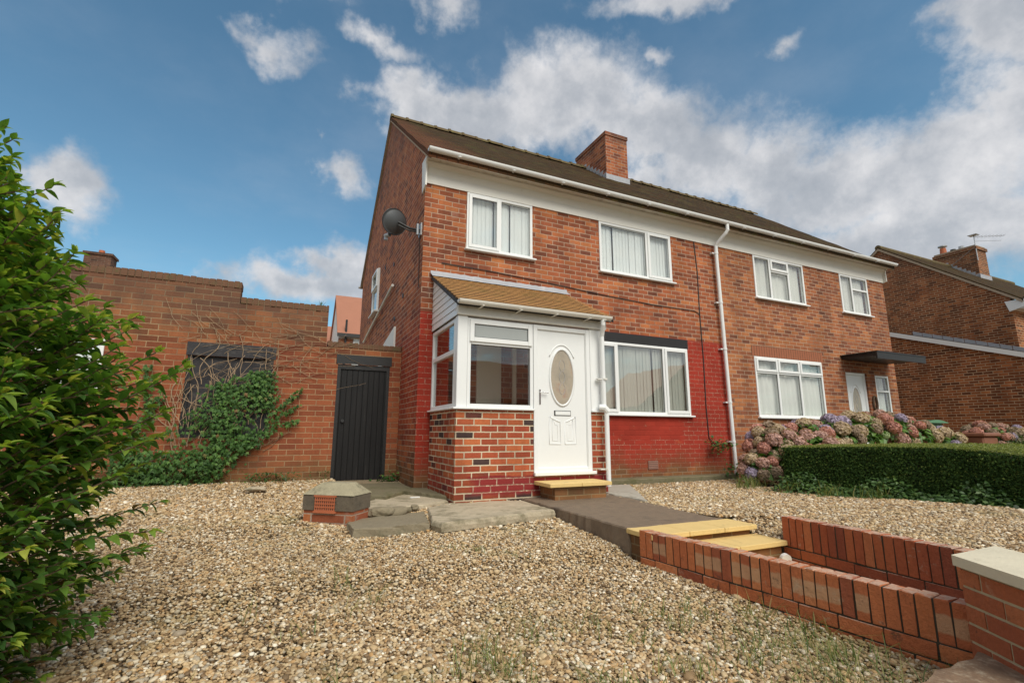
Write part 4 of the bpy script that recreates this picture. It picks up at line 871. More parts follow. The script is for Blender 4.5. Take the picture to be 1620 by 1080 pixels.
# porch inside
MB().box(.90,1.30,-.035,-.002,.0,2.2).build('inner_door',M['cream'],LH)
MB().box(PL+.05,PRt-.05,PF_+.1,-.003,2.24,2.27).build('porch_ceiling',M['render'],LH); MB().box(PL+.05,PRt-.05,PF_+.1,-.003,.10,.14).build('porch_floor',M['cream'],LH)
MB().box(1.50,1.55,-.06,-.004,.14,2.1).box(2.2,2.25,-.06,-.004,.14,2.1).box(1.55,2.20,-.059,-.004,2.05,2.1).build('inner_door_frame',M['cream'],LH)
# satellite dish
t=thing('satellite_dish','dark grey satellite dish bracketed to the gable side wall near the front corner','satellite dish',(-.3,.33,3.9))
cn=Vector((-.34,.36,3.97)); nz_=Vector((-.45,.80,.30)).normalized(); ax_=nz_.cross(Vector((0,0,1))).normalized(); ay_=ax_.cross(nz_)
V=[];F=[]; nr,na=7,36
for lay in (0,-.012):
    for i in range(nr+1):
        q=i/nr
        for k in range(na):
            a=2*math.pi*k/na; p=cn+ax_*(q*.235*math.cos(a))+ay_*(q*.205*math.sin(a))+nz_*(.075*q*q+lay); V.append(tuple(p))
for lay in range(2):
    b=lay*(nr+1)*na
    for i in range(nr):
        for k in range(na): F.append((b+i*na+k,b+i*na+(k+1)%na,b+(i+1)*na+(k+1)%na,b+(i+1)*na+k))
b=nr*na; b2=b+(nr+1)*na
for k in range(na): F.append((b+k,b+(k+1)%na,b2+(k+1)%na,b2+k))
link('reflector',npmesh('reflector',V,F,M['dish'],smooth=True),t)
rim=[tuple(cn+ax_*(.235*math.cos(2*math.pi*k/30))+ay_*(.205*math.sin(2*math.pi*k/30))+nz_*.07) for k in range(31)]; MB().tube(rim,.006,5,False).build('rim',M['cable'],t)
bk=cn-nz_*.03
MB().tube([tuple(bk),(-.16,.26,3.86),(-.02,.18,3.82)],.02,8).tube([tuple(bk-Vector((0,0,.05))),(-.16,.26,3.82),(-.02,.18,3.79)],.014,8).build('bracket_arm',M['cable'],t)
MB().box(-.02,-.001,.10,.26,3.72,3.92).tube([(-.05,.18,3.74),(-.05,.18,3.92)],.022,8).build('wall_plate',M['metal'],t)
lf=cn+nz_*.20-ay_*.24
MB().tube([tuple(cn-ay_*.19+nz_*.05),tuple(lf)],.011,6).build('feed_arm',M['cable'],t)
MB().tube([tuple(lf+nz_*.02),tuple(lf-nz_*.09+ay_*.03)],[.028,.036],10).box(lf.x-.02,lf.x+.03,lf.y-.03,lf.y+.03,lf.z-.07,lf.z).build('feed_horn',M['metal'],t)
MB().tube([(-.02,.17,3.74),(-.012,.17,3.3),(-.012,.15,2.9),(-.012,.1,2.87)],.006,5).build('lead_cable',M['cable'],t)

# ---------------- yard wall ----------------
YW=thing('yard_wall','tall stepped brick yard wall joined to the house gable, partly red painted','wall',(-2.5,1.3,0))
yd=(-1.005,-.185,-.3,1.93); bw=(-3.03,-1.925,.62,1.78)
mb=wallgrid(MB(),-6.2,-1.2,-.3,2.60,[bw],1.2,1.43); wallgrid(mb,-1.2,-.004,-.3,2.04,[yd],1.2,1.43)
mb.build('brickwork',M['br_yard'],YW)
MB().box(-6.2,-2.46,1.2,1.43,2.601,2.83).build('upper_courses',M['br_yard'],YW)
cp=MB()
def soldier(x0,x1,z0,h,y0=1.19,y1=1.44):
    x=x0
    while x<x1-.02: w=random.uniform(.066,.078); cp.cbox(x,min(x+w,x1),y0+random.uniform(-.006,.006),y1,z0,z0+h+random.uniform(-.008,.008),.005); x+=w+.008
soldier(-6.2,-2.455,2.832,.105); soldier(-2.448,-1.2,2.602,.10); soldier(-1.18,-.01,2.042,.085)
MB().box(-6.2,-2.47,1.20,1.43,2.832,2.925).box(-2.44,-1.21,1.20,1.43,2.602,2.69).box(-1.17,-.012,1.20,1.43,2.042,2.115).build('coping_mortar',plain('old_mortar',(.20,.14,.08),.95,.3,14,.6,60),YW)
cp.build('coping_bricks',plain('dark_coping_brick',(.15,.075,.042),.92,.4,14,.8,40,dirt=((.10,.10,.035),.5,9)),YW)
MB().box(-1.03,-.16,1.185,1.199,1.78,1.93).build('door_lintel',M['black'],YW)
df=MB().box(-1.005,-.955,1.21,1.29,-.1,1.775).box(-.235,-.185,1.21,1.29,-.1,1.775).box(-.955,-.235,1.212,1.29,1.70,1.775).build('door_frame',M['black'],YW)
do_=MB().box(-.953,-.237,1.235,1.275,-.03,1.697).build('yard_door',M['door_black'],YW)
MB().tube([(-.88,1.235,.88),(-.88,1.195,.88)],[.02,.026],10).build('knob',M['cable'],do_)
MB().box(-3.05,-1.90,1.186,1.199,1.781,1.97).build('window_lintel',M['blackboard'],YW)
MB().box(-3.03,-1.925,1.24,1.27,.62,1.78).build('window_board',M['blackboard'],YW)
MB().box(-3.03,-2.97,1.21,1.239,.62,1.78).box(-1.985,-1.925,1.21,1.239,.62,1.78).build('board_frame',M['black'],YW)
wf=MB(); frame_rect(wf,-4.8,-3.98,1.22,1.92,.05,1.175,1.199); wfo=wf.build('window_frame',M['pvc'],YW); MB().box(-4.76,-4.02,1.186,1.192,1.26,1.88).build('pane',M['glass'],wfo); MB().box(-4.76,-4.02,1.193,1.1985,1.26,1.88).build('roller_blind',M['blind'],wfo)
MB().box(-4.85,-3.93,1.15,1.199,1.17,1.219).build('sill',M['pvc'],wfo)

# ---------------- third house ----------------
TH=thing('semi_detached_house','third brick house at the far right with gable wall and tall chimney','house',(22,3.5,0))
mb=MB(); mb.ext([(19.05,0,-.3),(19.05,YB,-.3),(19.05,YB,roofz(YB)-.06),(19.05,YR,ZR-.07),(19.05,0,roofz(0)-.06)],(.28,0,0)); mb.box(19.33,30,0,.28,-.3,4.9).box(19.33,30,YB-.28,YB,-.3,4.7); mb.build('brick_wall',M['br_far'],TH)
def simpleroof(H,xa,xb,mat):
    mb=MB()
    for sgn in (1,-1):
        ye=YR-sgn*(YR+.3); mb.ext([(xa,ye,roofz(ye)),(xa,YR,ZR),(xa,YR,ZR-.09),(xa,ye,roofz(ye)-.09)],(xb-xa,0,0))
    return mb.build('roof',mat,H)
tro=simpleroof(TH,19.0,30,M['roof'])
vb=MB()
for sgn in (1,-1):
    ye=YR-sgn*(YR+.28); vb.ext([(18.985,ye,roofz(ye)-.05),(18.985,YR,ZR-.05),(18.985,YR,ZR-.14),(18.985,ye,roofz(ye)-.14)],(.06,0,0))
vb.build('verge',M['mortar'],tro)
MB().tube([(19,YR,ZR-.02),(30,YR,ZR-.02)],.11,10).build('ridge_tiles',M['ridge'],tro)
MB().ext([(19.04,-.32,4.66),(19.04,-.32,4.90),(19.04,.14,4.90),(19.04,.06,4.56)],(-.03,0,0)).box(19.05,30,-.29,-.002,4.6,4.9).build('box_end',M['pvc'],TH)
gutter(MB(),18.98,30,-.36,4.95).build('gutter',M['cable'],TH)
tc_=MB().box(24.25,25.1,2.5,3.95,6.6,8.42).box(24.2,25.15,2.45,4.0,8.421,8.55).build('chimney',M['br_far'],tro)
MB().prism([(24.25,2.5),(25.1,2.5),(25.1,3.95),(24.25,3.95)],8.551,8.62).build('flaunching',M['mortar'],tc_)
MB().tube([(24.65,3.75,8.62),(24.65,3.75,8.95)],[.13,.11],12).build('chimney_pot',M['terra'],tc_)
MB().tube([(24.65,3.75,8.95),(24.65,3.75,9.02)],.03,6).tube([(24.65,3.75,9.02),(24.65,3.75,9.06)],.17,12).build('pot_cowl',M['metal'],tc_)
MB().tube([(24.65,3.4,8.62),(24.65,3.4,8.78)],.10,10).build('chimney_pot',M['cable'],tc_); MB().tube([(24.65,3.1,8.62),(24.65,3.1,8.82)],.10,10).build('chimney_pot',M['metal'],tc_)
fl=MB()
for k in range(8):
    y0_=2.5+k*.14; z_=roofz(y0_); fl.box(24.235,24.249,y0_,y0_+.15,z_-.1,z_+.18)
fl.box(24.2,25.15,2.47,2.498,roofz(2.5)-.05,roofz(2.5)+.15); fl.build('flashing',M['lead'],tro)
AE=thing('tv_aerial','thin television aerial strapped to the third house chimney','aerial',(24.3,2.55,8.4))
MB().tube([(24.22,2.47,7.9),(24.22,2.47,9.0)],.018,6).build('mast',M['metal'],AE)
ab=MB().tube([(24.22,2.47,8.95),(25.2,1.85,8.95)],.008,4).tube([(24.22,2.47,8.75),(25.1,1.95,8.75)],.007,4)
for k in range(8):
    c_=Vector((24.30+k*.12,2.42-k*.076,8.95)); ab.tube([tuple(c_-Vector((.08,.13,0))),tuple(c_+Vector((.08,.13,0)))],.005,4)
ab.box(24.0,24.3,2.3,2.6,8.99,9.01); ab.build('antenna',M['metal'],AE)
MB().tube([(24.2,2.5,8.5),(24.18,4.2,7.4)],.012,4).build('stay_wire',M['metal'],AE)
SP=thing('garage_extension','single storey brick side extension with white bargeboard beside the third house','extension',(18,1,0))
def ez(y): return 4.20-.366*(2.53-y)
MB().ext([(17.0,-.9,-.3),(17.0,6,-.3),(17.0,6,ez(3.4)-.1),(17.0,3.4,ez(3.4)-.1),(17.0,-.9,ez(-.9)-.1)],(.25,0,0)).box(17.25,19.04,-.9,-.65,-.3,ez(-.9)-.15).build('brick_wall',M['br_far'],SP)
er=MB().ext([(16.93,-1.1,ez(-1.1)),(16.93,3.4,ez(3.4)),(16.93,3.4,ez(3.4)-.07),(16.93,-1.1,ez(-1.1)-.07)],(2.11,0,0)).build('roof',M['roof'],SP)
MB().ext([(16.90,-1.1,ez(-1.1)-.02),(16.90,3.4,ez(3.4)-.02),(16.90,3.4,ez(3.4)-.17),(16.90,-1.1,ez(-1.1)-.17)],(.025,0,0)).build('bargeboard',M['pvc'],SP)
fl=MB()
for k in range(12):
    y0_=-.7+k*.29; z_=ez(y0_); fl.add([(19.03,y0_,z_+.0),(19.03,y0_+.27,z_+.10),(19.03,y0_+.27,z_+.24),(19.03,y0_,z_+.13),(19.045,y0_,z_+.0),(19.045,y0_+.27,z_+.10),(19.045,y0_+.27,z_+.24),(19.045,y0_,z_+.13)],[(0,1,2,3),(7,6,5,4),(0,4,5,1),(1,5,6,2),(2,6,7,3),(3,7,4,0)])
fl.build('flashing',M['lead'],SP)

# ---------------- far houses ----------------
def farhouse(x0,x1,y0,y1,zb,ze,zr,label,wallm,wins,chim=None,axis='x'):
    t=thing('house',label,'house',((x0+x1)/2,(y0+y1)/2,0))
    ym=(y0+y1)/2
    mb=MB().ext([(x0,y0,zb),(x0,y1,zb),(x0,y1,ze),(x0,ym,zr-.05),(x0,y0,ze)],(.3,0,0)).box(x0+.3,x1,y0,y0+.3,zb,ze).box(x0+.3,x1,y1-.3,y1,zb,ze).ext([(x1,y0,zb),(x1,y1,zb),(x1,y1,ze),(x1,ym,zr-.05),(x1,y0,ze)],(.3,0,0))
    mb.build('wall',wallm,t); sl=(zr-ze)/(ym-y0)
    rb=MB().ext([(x0-.1,y0-.3,ze-.3*sl),(x0-.1,ym,zr),(x0-.1,ym,zr-.15),(x0-.1,y0-.3,ze-.3*sl-.12)],(x1-x0+.5,0,0)).ext([(x0-.1,y1+.3,ze-.3*sl),(x0-.1,ym,zr),(x0-.1,ym,zr-.15),(x0-.1,y1+.3,ze-.3*sl-.12)],(x1-x0+.5,0,0))
    ro=rb.build('roof',M['redroof'],t)
    MB().box(x0-.1,x1+.4,y0-.36,y0-.31,ze-.3*sl-.2,ze-.3*sl).build('gutter',M['cable'],t)
    for (a,b,c,d_) in wins:
        fm=MB(); frame_rect(fm,a,b,c,d_,.07,y0-.04,y0-.002); fm.box((a+b)/2-.03,(a+b)/2+.03,y0-.039,y0-.003,c+.07,d_-.07); fo=fm.build('window_frame',M['pvc'],t); MB().box(a+.06,b-.06,y0-.025,y0-.02,c+.06,d_-.06).build('pane',M['glass'],fo); MB().box(a+.06,b-.06,y0-.018,y0-.003,c+.06,d_-.06).build('curtain',M['blind'],fo)
    if chim:
        cx,cy=chim; co=MB().box(cx-.45,cx+.45,cy-.35,cy+.35,zr-1.2,zr+.9).box(cx-.5,cx+.5,cy-.4,cy+.4,zr+.901,zr+1.0).build('chimney',M['br_far2'],ro)
        for dx in (0.,): MB().tube([(cx+dx,cy,zr+1.0),(cx+dx,cy,zr+1.2)],[.12,.10],10).build('chimney_pot',M['terra'],co)
    return t
f1=farhouse(.62,9,22,28,0,6.55,9.35,'white rendered house with orange roof glimpsed above the black yard door','' or M['render'],[(1.45,2.4,5.2,6.1)])
MB().box(.62,1.42,21.94,21.998,0,6.0).build('brick_panel',M['br_chim'],f1); MB().tube([(1.0,21.85,3.5),(1.0,21.85,7.1)],.06,8).build('soil_pipe',M['cable'],f1)
farhouse(-4,1.2,27,33,0,6.4,8.3,'second orange roofed house just left of the white rendered one','' or M['render'],[])
farhouse(-14,-8.0,16,22,0,4.6,7.0,'distant brick house with chimney behind the leafy shrub','' or M['br_far'],[],chim=(-9.35,17.9))
# houses across the street, seen only as reflections in the windows
for k,(x0,lab) in enumerate(((8.6,'orange roofed brick house across the street reflected in the porch glass'),(23.6,'gabled brick house across the street reflected in the large lounge window'))):
    t=thing('house',lab,'house',(x0+5.5,-27,0)); x1=x0+(11 if k==0 else 10); zb,ze,zr=-2.5,2.9,(5.6 if k==0 else 6.3)
    mb=MB().box(x0,x1,-31,-24,zb,ze)
    if k: mb.ext([(x0,-24,ze),(x1,-24,ze),((x0+x1)/2,-24,zr-.05)],(0,-7,0))
    else: mb.ext([(x0,-24,ze),(x0,-31,ze),(x0,-27.5,zr-.05)],(x1-x0,0,0))
    mb.build('wall',M['br_far'],t)
    if k: MB().ext([(x0-.3,-23.7,ze-.2),((x0+x1)/2,-23.7,zr),(x1+.3,-23.7,ze-.2),(x1+.3,-23.7,ze-.05),((x0+x1)/2,-23.7,zr+.15),(x0-.3,-23.7,ze-.05)],(0,-7.6,0)).build('roof',M['redroof'],t)
    else: MB().ext([(x0-.3,-23.6,ze-.25),(x0-.3,-27.5,zr),(x0-.3,-31.4,ze-.25),(x0-.3,-31.4,ze-.1),(x0-.3,-27.5,zr+.15),(x0-.3,-23.6,ze-.1)],(x1-x0+.6,0,0)).build('roof',M['redroof'],t)
    for (a,c) in ((1,-1.2),(1,1.3),(4.5,1.3),(7.5,-1.2),(7.5,1.3)):
        fm=MB(); frame_rect(fm,x0+a,x0+a+1.8,c,c+1.15,.07,-24.0+.002,-24+.05); fo=fm.build('window_frame',M['pvc'],t); MB().box(x0+a+.06,x0+a+1.74,-23.98,-23.97,c+.06,c+1.09).build('pane',M['dark'],fo)

# ---------------- vegetation ----------------
def leaf_template(L=1.,Wd=.5,nseg=4,fold=.25,droop=.35):
    V=[];F=[]
    for i in range(nseg+1):
        t_=i/nseg; w=Wd*.5*math.sin(math.pi*min(1,t_**.8*.97+.03))*(1.05-.15*t_) if i<nseg else .0
        if i==0: w=.01
        x=L*t_; z=-droop*t_*t_
        V+= [(x,-w,z+fold*w*1.2),(x,0,z),(x,w,z+fold*w*1.2)]
    for i in range(nseg):
        for j in range(2): a=i*3+j; F.append((a,a+3,a+4,a+1))
    return np.array(V),np.array(F)
# --- left shrub
SH=thing('shrub','tall bushy shrub with glossy pointed green leaves at the left edge','shrub',(-3.0,-3.9,-.4))
stems=MB(); LP=[];LD=[];LN=[];LS=[];LR_=[]
cen=np.array([-3.24,-4.20]); rng=random.Random(5)
def prof(z):  # crown radius by height
    return float(np.interp(z,[-.4,-.1,.3,.8,1.2,1.5,1.8,2.0,2.2],[.50,.66,.74,.76,.58,.36,.15,.02,.0]))
def add_twig(p0,d,length,nl,big=1.):
    p=Vector(p0); d=Vector(d).normalized(); n=max(3,int(length/.034)); pts=[tuple(p)]; side=1
    for i in range(n):
        d=(d+Vector((rng.uniform(-.09,.09),rng.uniform(-.09,.09),rng.uniform(-.05,.10)))).normalized(); p=p+d*(length/n); pts.append(tuple(p))
        if i>0:
            for s in (1,-1):
                a=d.cross(Vector((0,0,1))); a=a.normalized() if a.length>.01 else Vector((1,0,0)); 
                if i%2: a=(a*.5+Vector((0,0,.5))*1).normalized()
                dd_=(d*rng.uniform(.5,.9)+a*s*rng.uniform(.6,1.)+Vector((0,0,rng.uniform(-.3,.25)))).normalized()
                LP.append(tuple(p)); LD.append(tuple(dd_)); nn_=Vector((rng.uniform(-.45,.45),rng.uniform(-.45,.45),1)); LN.append(tuple(nn_)); tip=i/n
                LS.append(rng.uniform(.062,.104)*(1-.35*tip)*big); LR_.append(min(1,max(0,rng.gauss(.46,.22)+.38*max(0,tip-.55)+(p.z-.8)*.10)))
        if i==n-1:
            for s in range(3):
                dd_=(d+Vector((rng.uniform(-.5,.5),rng.uniform(-.5,.5),rng.uniform(-.1,.5)))).normalized(); LP.append(tuple(p)); LD.append(tuple(dd_)); LN.append((rng.uniform(-.5,.5),rng.uniform(-.5,.5),1)); LS.append(.045*big); LR_.append(rng.uniform(.75,1.))
    stems.tube(pts[::2]+([pts[-1]] if len(pts)%2==0 else []),.0028,4,False)
for i in range(34):
    a=rng.uniform(0,6.28); bx,by=cen[0]+.18*math.cos(a),cen[1]+.18*math.sin(a); zt=rng.uniform(.7,2.15); rr=prof(zt)*rng.uniform(.3,.8)
    path=[(bx,by,-.42),(bx+.25*rr*math.cos(a),by+.25*rr*math.sin(a),zt*.35),(cen[0]+.75*rr*math.cos(a),cen[1]+.75*rr*math.sin(a),zt*.7),(cen[0]+rr*math.cos(a),cen[1]+rr*math.sin(a),zt)]
    stems.tube(path,[.016,.012,.008,.004],5,False)
nt=0
while nt<1450:
    z=rng.uniform(-.38,1.85); a=rng.uniform(-3.14,3.14); rp=prof(z)
    if rng.random()>.10+rp*.9: continue
    q=rng.uniform(.45,.93); x=cen[0]+rp*q*math.cos(a); y=cen[1]+rp*q*math.sin(a)
    # denser where the camera side sees it
    if math.cos(a-math.atan2(-.55,.85))<-.25 and rng.random()<.65: continue
    up=.5 if z>1.2 else (.25 if z>.3 else -.10)
    add_twig((x,y,z),(math.cos(a)+rng.uniform(-.5,.5),math.sin(a)+rng.uniform(-.5,.5),up+rng.uniform(-.2,.5)),rng.uniform(.16,.34),0); nt+=1
# longer shoots on the right & top silhouette
for (z,ln,upv) in [(1.6,.20,2.0),(1.45,.30,1.2),(1.3,.32,.7),(1.12,.40,.5),(.95,.36,.3),(.8,.46,.35),(.62,.44,.25),(.5,.5,.3),(.4,.46,.15),(.25,.46,.2),(.1,.42,0.),(0,.36,-.1),(1.62,.22,1.5),(.7,.55,.45),(.55,.4,.05),(-.1,.34,-.1)]:
    for rpt in range(2):
        a=rng.uniform(-.55,.55)+R(0 if rpt else 30); rp=prof(z)*.86; add_twig((cen[0]+rp*math.cos(a),cen[1]+rp*math.sin(a),z),(math.cos(a),math.sin(a),upv),ln,0,1.0)
stems.build('stems',M['bark'],SH)
TV,TF=leaf_template(1.,.46,4,.45,.30); Pn=np.array(LP); Dn=np.array(LD); Nn=np.array(LN)
V,F,Rr=scatter(TV,TF,Pn,frames(Dn,Nn),np.array(LS)[:,None],np.clip(np.array(LR_),0,1))
link('foliage',npmesh('foliage',V,F,M['shrub'],Rr,smooth=True),SH)
# --- ivy
IV=thing('ivy_plant','green ivy climbing over the boarded window of the yard wall','ivy',(-2.5,1.15,0))
poly=[(-2.80,1.05),(-2.66,1.36),(-2.5,1.42),(-2.31,1.50),(-2.17,1.62),(-1.98,1.66),(-1.84,1.10),(-1.66,.82),(-1.86,.73),(-2.09,.50),(-2.39,.24),(-2.53,.03),(-2.90,.0),(-3.6,.0),(-3.75,.35),(-3.45,.64),(-3.05,.79),(-2.80,.95)]
def inpoly(x,z,poly):
    c=np.zeros(len(x),bool); n=len(poly); j=n-1
    for i in range(n):
        xi,zi=poly[i]; xj,zj=poly[j]; k=((zi>z)!=(zj>z))&(x<(xj-xi)*(z-zi)/(zj-zi+1e-9)+xi); c^=k; j=i
    return c
n=9000; x=RS.uniform(-3.9,-1.5,n); z=RS.uniform(-.05,1.6,n); jx=x+RS.normal(0,.05,n); jz=z+RS.normal(0,.05,n); k=inpoly(jx,jz,poly)
dens=np.sin(x*5.1+z*3)+np.sin(z*7.3-x*2.2)+RS.normal(0,.9,n); k&=(dens>-.85)&((x>-2.62)|(z<.45)|(RS.uniform(0,1,n)<.35))
k|=(np.abs(z-(.83+(x+1.66)*.18))<.03)&(x>-1.7)&(x<-1.08)&(RS.uniform(0,1,n)<.7)
for (xa,za,xb,zb,th) in ((-1.85,1.0,-1.2,1.62,.035),(-3.35,.8,-3.5,2.0,.05),(-3.6,.5,-3.25,1.2,.05),(-2.1,1.5,-2.0,1.95,.07),(-1.8,.9,-1.35,1.2,.03)):
    t_=np.clip(((x-xa)*(xb-xa)+(z-za)*(zb-za))/((xb-xa)**2+(zb-za)**2),0,1); dd_=np.hypot(x-(xa+t_*(xb-xa)),z-(za+t_*(zb-za))); k|=(dd_<th)&(RS.uniform(0,1,n)<.5)
x,z=x[k],z[k]; n=len(x); y=1.17-RS.uniform(0,.13,n)*np.clip(1.5-z*.5,0.4,1.2)
iv=[(0,0,0)]; pts=[]
for (a,r_) in ((-150,.45),(-125,.28),(-75,.62),(-40,.33),(0,.85),(40,.33),(75,.62),(125,.28),(150,.45)): pts.append((r_*math.cos(R(a))*1.0,r_*math.sin(R(a)),-.1*r_))
TV=np.array([(0,0,.05)]+pts); TF=np.array([(0,i,i+1) for i in range(1,9)]+[(0,9,1)])
Dn=np.stack([RS.normal(0,.5,n),RS.normal(0,.25,n)-.15,-np.abs(RS.normal(.7,.4,n))],1); Nn=np.stack([RS.normal(0,.45,n),-np.ones(n),RS.normal(.45,.4,n)],1)
V,F,Rr=scatter(TV,TF,np.stack([x,y,z],1),frames(Dn,Nn),RS.uniform(.038,.062,n)[:,None],np.clip(RS.normal(.5,.22,n),0,1))
link('foliage',npmesh('foliage',V,F,M['ivy'],Rr),IV)
st=MB(); rg=random.Random(9)
def walk(x,z,a,L_,r_=.0045,w=.32,y=1.185):
    pts=[]; s=.05
    for i in range(int(L_/s)): pts.append((x,y-rg.uniform(0,.015),z)); a+=rg.uniform(-w,w); x+=s*math.cos(a); z+=s*math.sin(a)
    if len(pts)>2: st.tube(pts,r_,3,False)
for i in range(95): walk(rg.uniform(-3.1,-1.9),rg.uniform(.4,1.5),rg.uniform(.4,2.2),rg.uniform(.3,.9),rg.uniform(.003,.006),y=1.19 if i%2 else 1.16)
for i in range(48): walk(rg.uniform(-2.2,-1.1),rg.uniform(1.3,2.1),rg.choice([rg.uniform(-.2,.7),rg.uniform(2.6,3.5)]),rg.uniform(.3,1.0),rg.uniform(.002,.0035),.15)
for i in range(22): walk(rg.uniform(-3.4,-1.4),rg.uniform(1.9,2.35),rg.uniform(2.0,4.6),rg.uniform(.2,.8),rg.uniform(.002,.0035),.25)
walk(-2.9,.5,1.9,1.0,.008); walk(-3.05,.4,1.6,1.1,.007); walk(-2.7,1.3,1.8,.6,.006)
st.build('woody_stems',M['stem'],IV)
# --- hedge
HG=thing('hedge','low dense clipped green hedge with flat yellowish top','hedge',(5.9,-3.6,-.12))
fe=[(5.12,-1.85),(5.30,-2.5),(5.45,-3.0),(5.58,-3.6),(5.56,-4.1),(5.40,-4.8),(5.3,-6.0)]; hz=[.50,.52,.535,.54,.505,.43,.40]; bz=[.52,.54,.56,.57,.575,.57,.56]
bev=1.25
def hpt(s):
    ts=np.linspace(0,1,len(fe)); return np.interp(s,ts,[p[0] for p in fe]),np.interp(s,ts,[p[1] for p in fe]),np.interp(s,ts,hz),np.interp(s,ts,bz)
core=MB(); nsg=24; ring=[]
for i in range(nsg+1):
    a,b,c,d_=hpt(i/nsg); core.v+= [(a+.05,b,-.15),(a+.05,b,c-.05),(a+bev-.05,b+.15,d_-.05),(a+bev-.05,b+.15,-.15)]
for i in range(nsg):
    for j in range(4): core.f.append((i*4+j,i*4+4+j,i*4+4+(j+1)%4,i*4+(j+1)%4))
core.f+= [(0,1,2,3),(nsg*4+3,nsg*4+2,nsg*4+1,nsg*4)]
core.build('shade_core',plain('hedge_shade',(.014,.022,.008),.95,.5,30),HG)  # near-black solid core stands in for the shade between the leaves
def hedge_leaves(n,face):
    s=RS.uniform(0,1,n); a,b,c,d_=hpt(s); q=RS.uniform(0,1,n)
    if face=='front': P=np.stack([a+.03+RS.normal(0,.022,n)-.02*np.sin(s*40),b,-.10+(c+.10)*q],1); N_=np.stack([-np.ones(n),RS.normal(-.2,.5,n),RS.normal(.35,.5,n)],1)
    elif face=='top': P=np.stack([a+q*bev,b+.15*q,c+(d_-c)*q**.6+RS.normal(0,.010,n)],1); N_=np.stack([RS.normal(-.1,.45,n),RS.normal(0,.45,n),np.ones(n)],1)
    else: P=np.stack([5.12+q*bev,-1.85+.15*q+RS.normal(0,.025,n),-.1+RS.uniform(0,1,n)*.6],1); N_=np.stack([RS.normal(-.2,.5,n),np.ones(n),RS.normal(.3,.5,n)],1)
    D=rndunit(n); Nn=N_/np.linalg.norm(N_,axis=1,keepdims=True); D=D-Nn*(D*Nn).sum(1,keepdims=True)
    TV=np.array([(-.5,0,0),(0,-.28,.05),(.5,0,-.05),(0,.28,.05)]); TF=np.array([(0,1,2,3)])
    return scatter(TV,TF,P,frames(D,Nn),RS.uniform(.022,.042,n)[:,None]*(.62 if face=='top' else .85),np.clip(RS.normal(.45,.27,n),0,1))
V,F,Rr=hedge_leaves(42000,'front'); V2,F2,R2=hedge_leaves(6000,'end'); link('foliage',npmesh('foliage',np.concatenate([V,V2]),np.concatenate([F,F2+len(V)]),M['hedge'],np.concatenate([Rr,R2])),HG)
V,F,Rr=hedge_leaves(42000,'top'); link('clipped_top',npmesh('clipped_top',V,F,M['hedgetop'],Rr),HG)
# --- hydrangeas
def fhead(seed,mat):
    rs=np.random.RandomState(seed); n=300; v=rs.normal(size=(n,3)); v/=np.linalg.norm(v,axis=1,keepdims=True); v=v[v[:,2]>-.55]; n=len(v)
    P=v*np.array([1,1,.8])*(.102+rs.normal(0,.004,n)[:,None])
    TV=np.array([(-.5,-.12,0),(-.12,-.5,.02),(.12,-.5,.02),(.5,-.12,0),(.5,.12,0),(.12,.5,.02),(-.12,.5,.02),(-.5,.12,0)])*np.array([1,1,1]); TV=np.vstack([TV,[(0,0,-.16)]]); TF=np.array([(8,0,1),(8,1,2),(8,2,3),(8,3,4),(8,4,5),(8,5,6),(8,6,7),(8,7,0)])
    D=rs.normal(size=(n,3)); Nn=v+rs.normal(0,.25,(n,3)); Nn/=np.linalg.norm(Nn,axis=1,keepdims=True); D=D-Nn*(D*Nn).sum(1,keepdims=True)
    V,F,Rr=scatter(TV,TF,P,frames(D,Nn),rs.uniform(.026,.036,n)[:,None],np.clip(rs.normal(.62,.24,n),0,1)); CV,CF=ico(1); CV=CV*np.array([.088,.088,.07]); return npmesh('flower_head',np.concatenate([V,CV]),np.concatenate([F,CF+len(V)]),mat,np.concatenate([Rr,np.full(len(CF),.25)]))
FH=[[fhead(100+7*c+s,M['fl%d'%c]) for s in range(2)] for c in range(7)]
TVh,TFh=leaf_template(1.,.62,4,.2,.3)
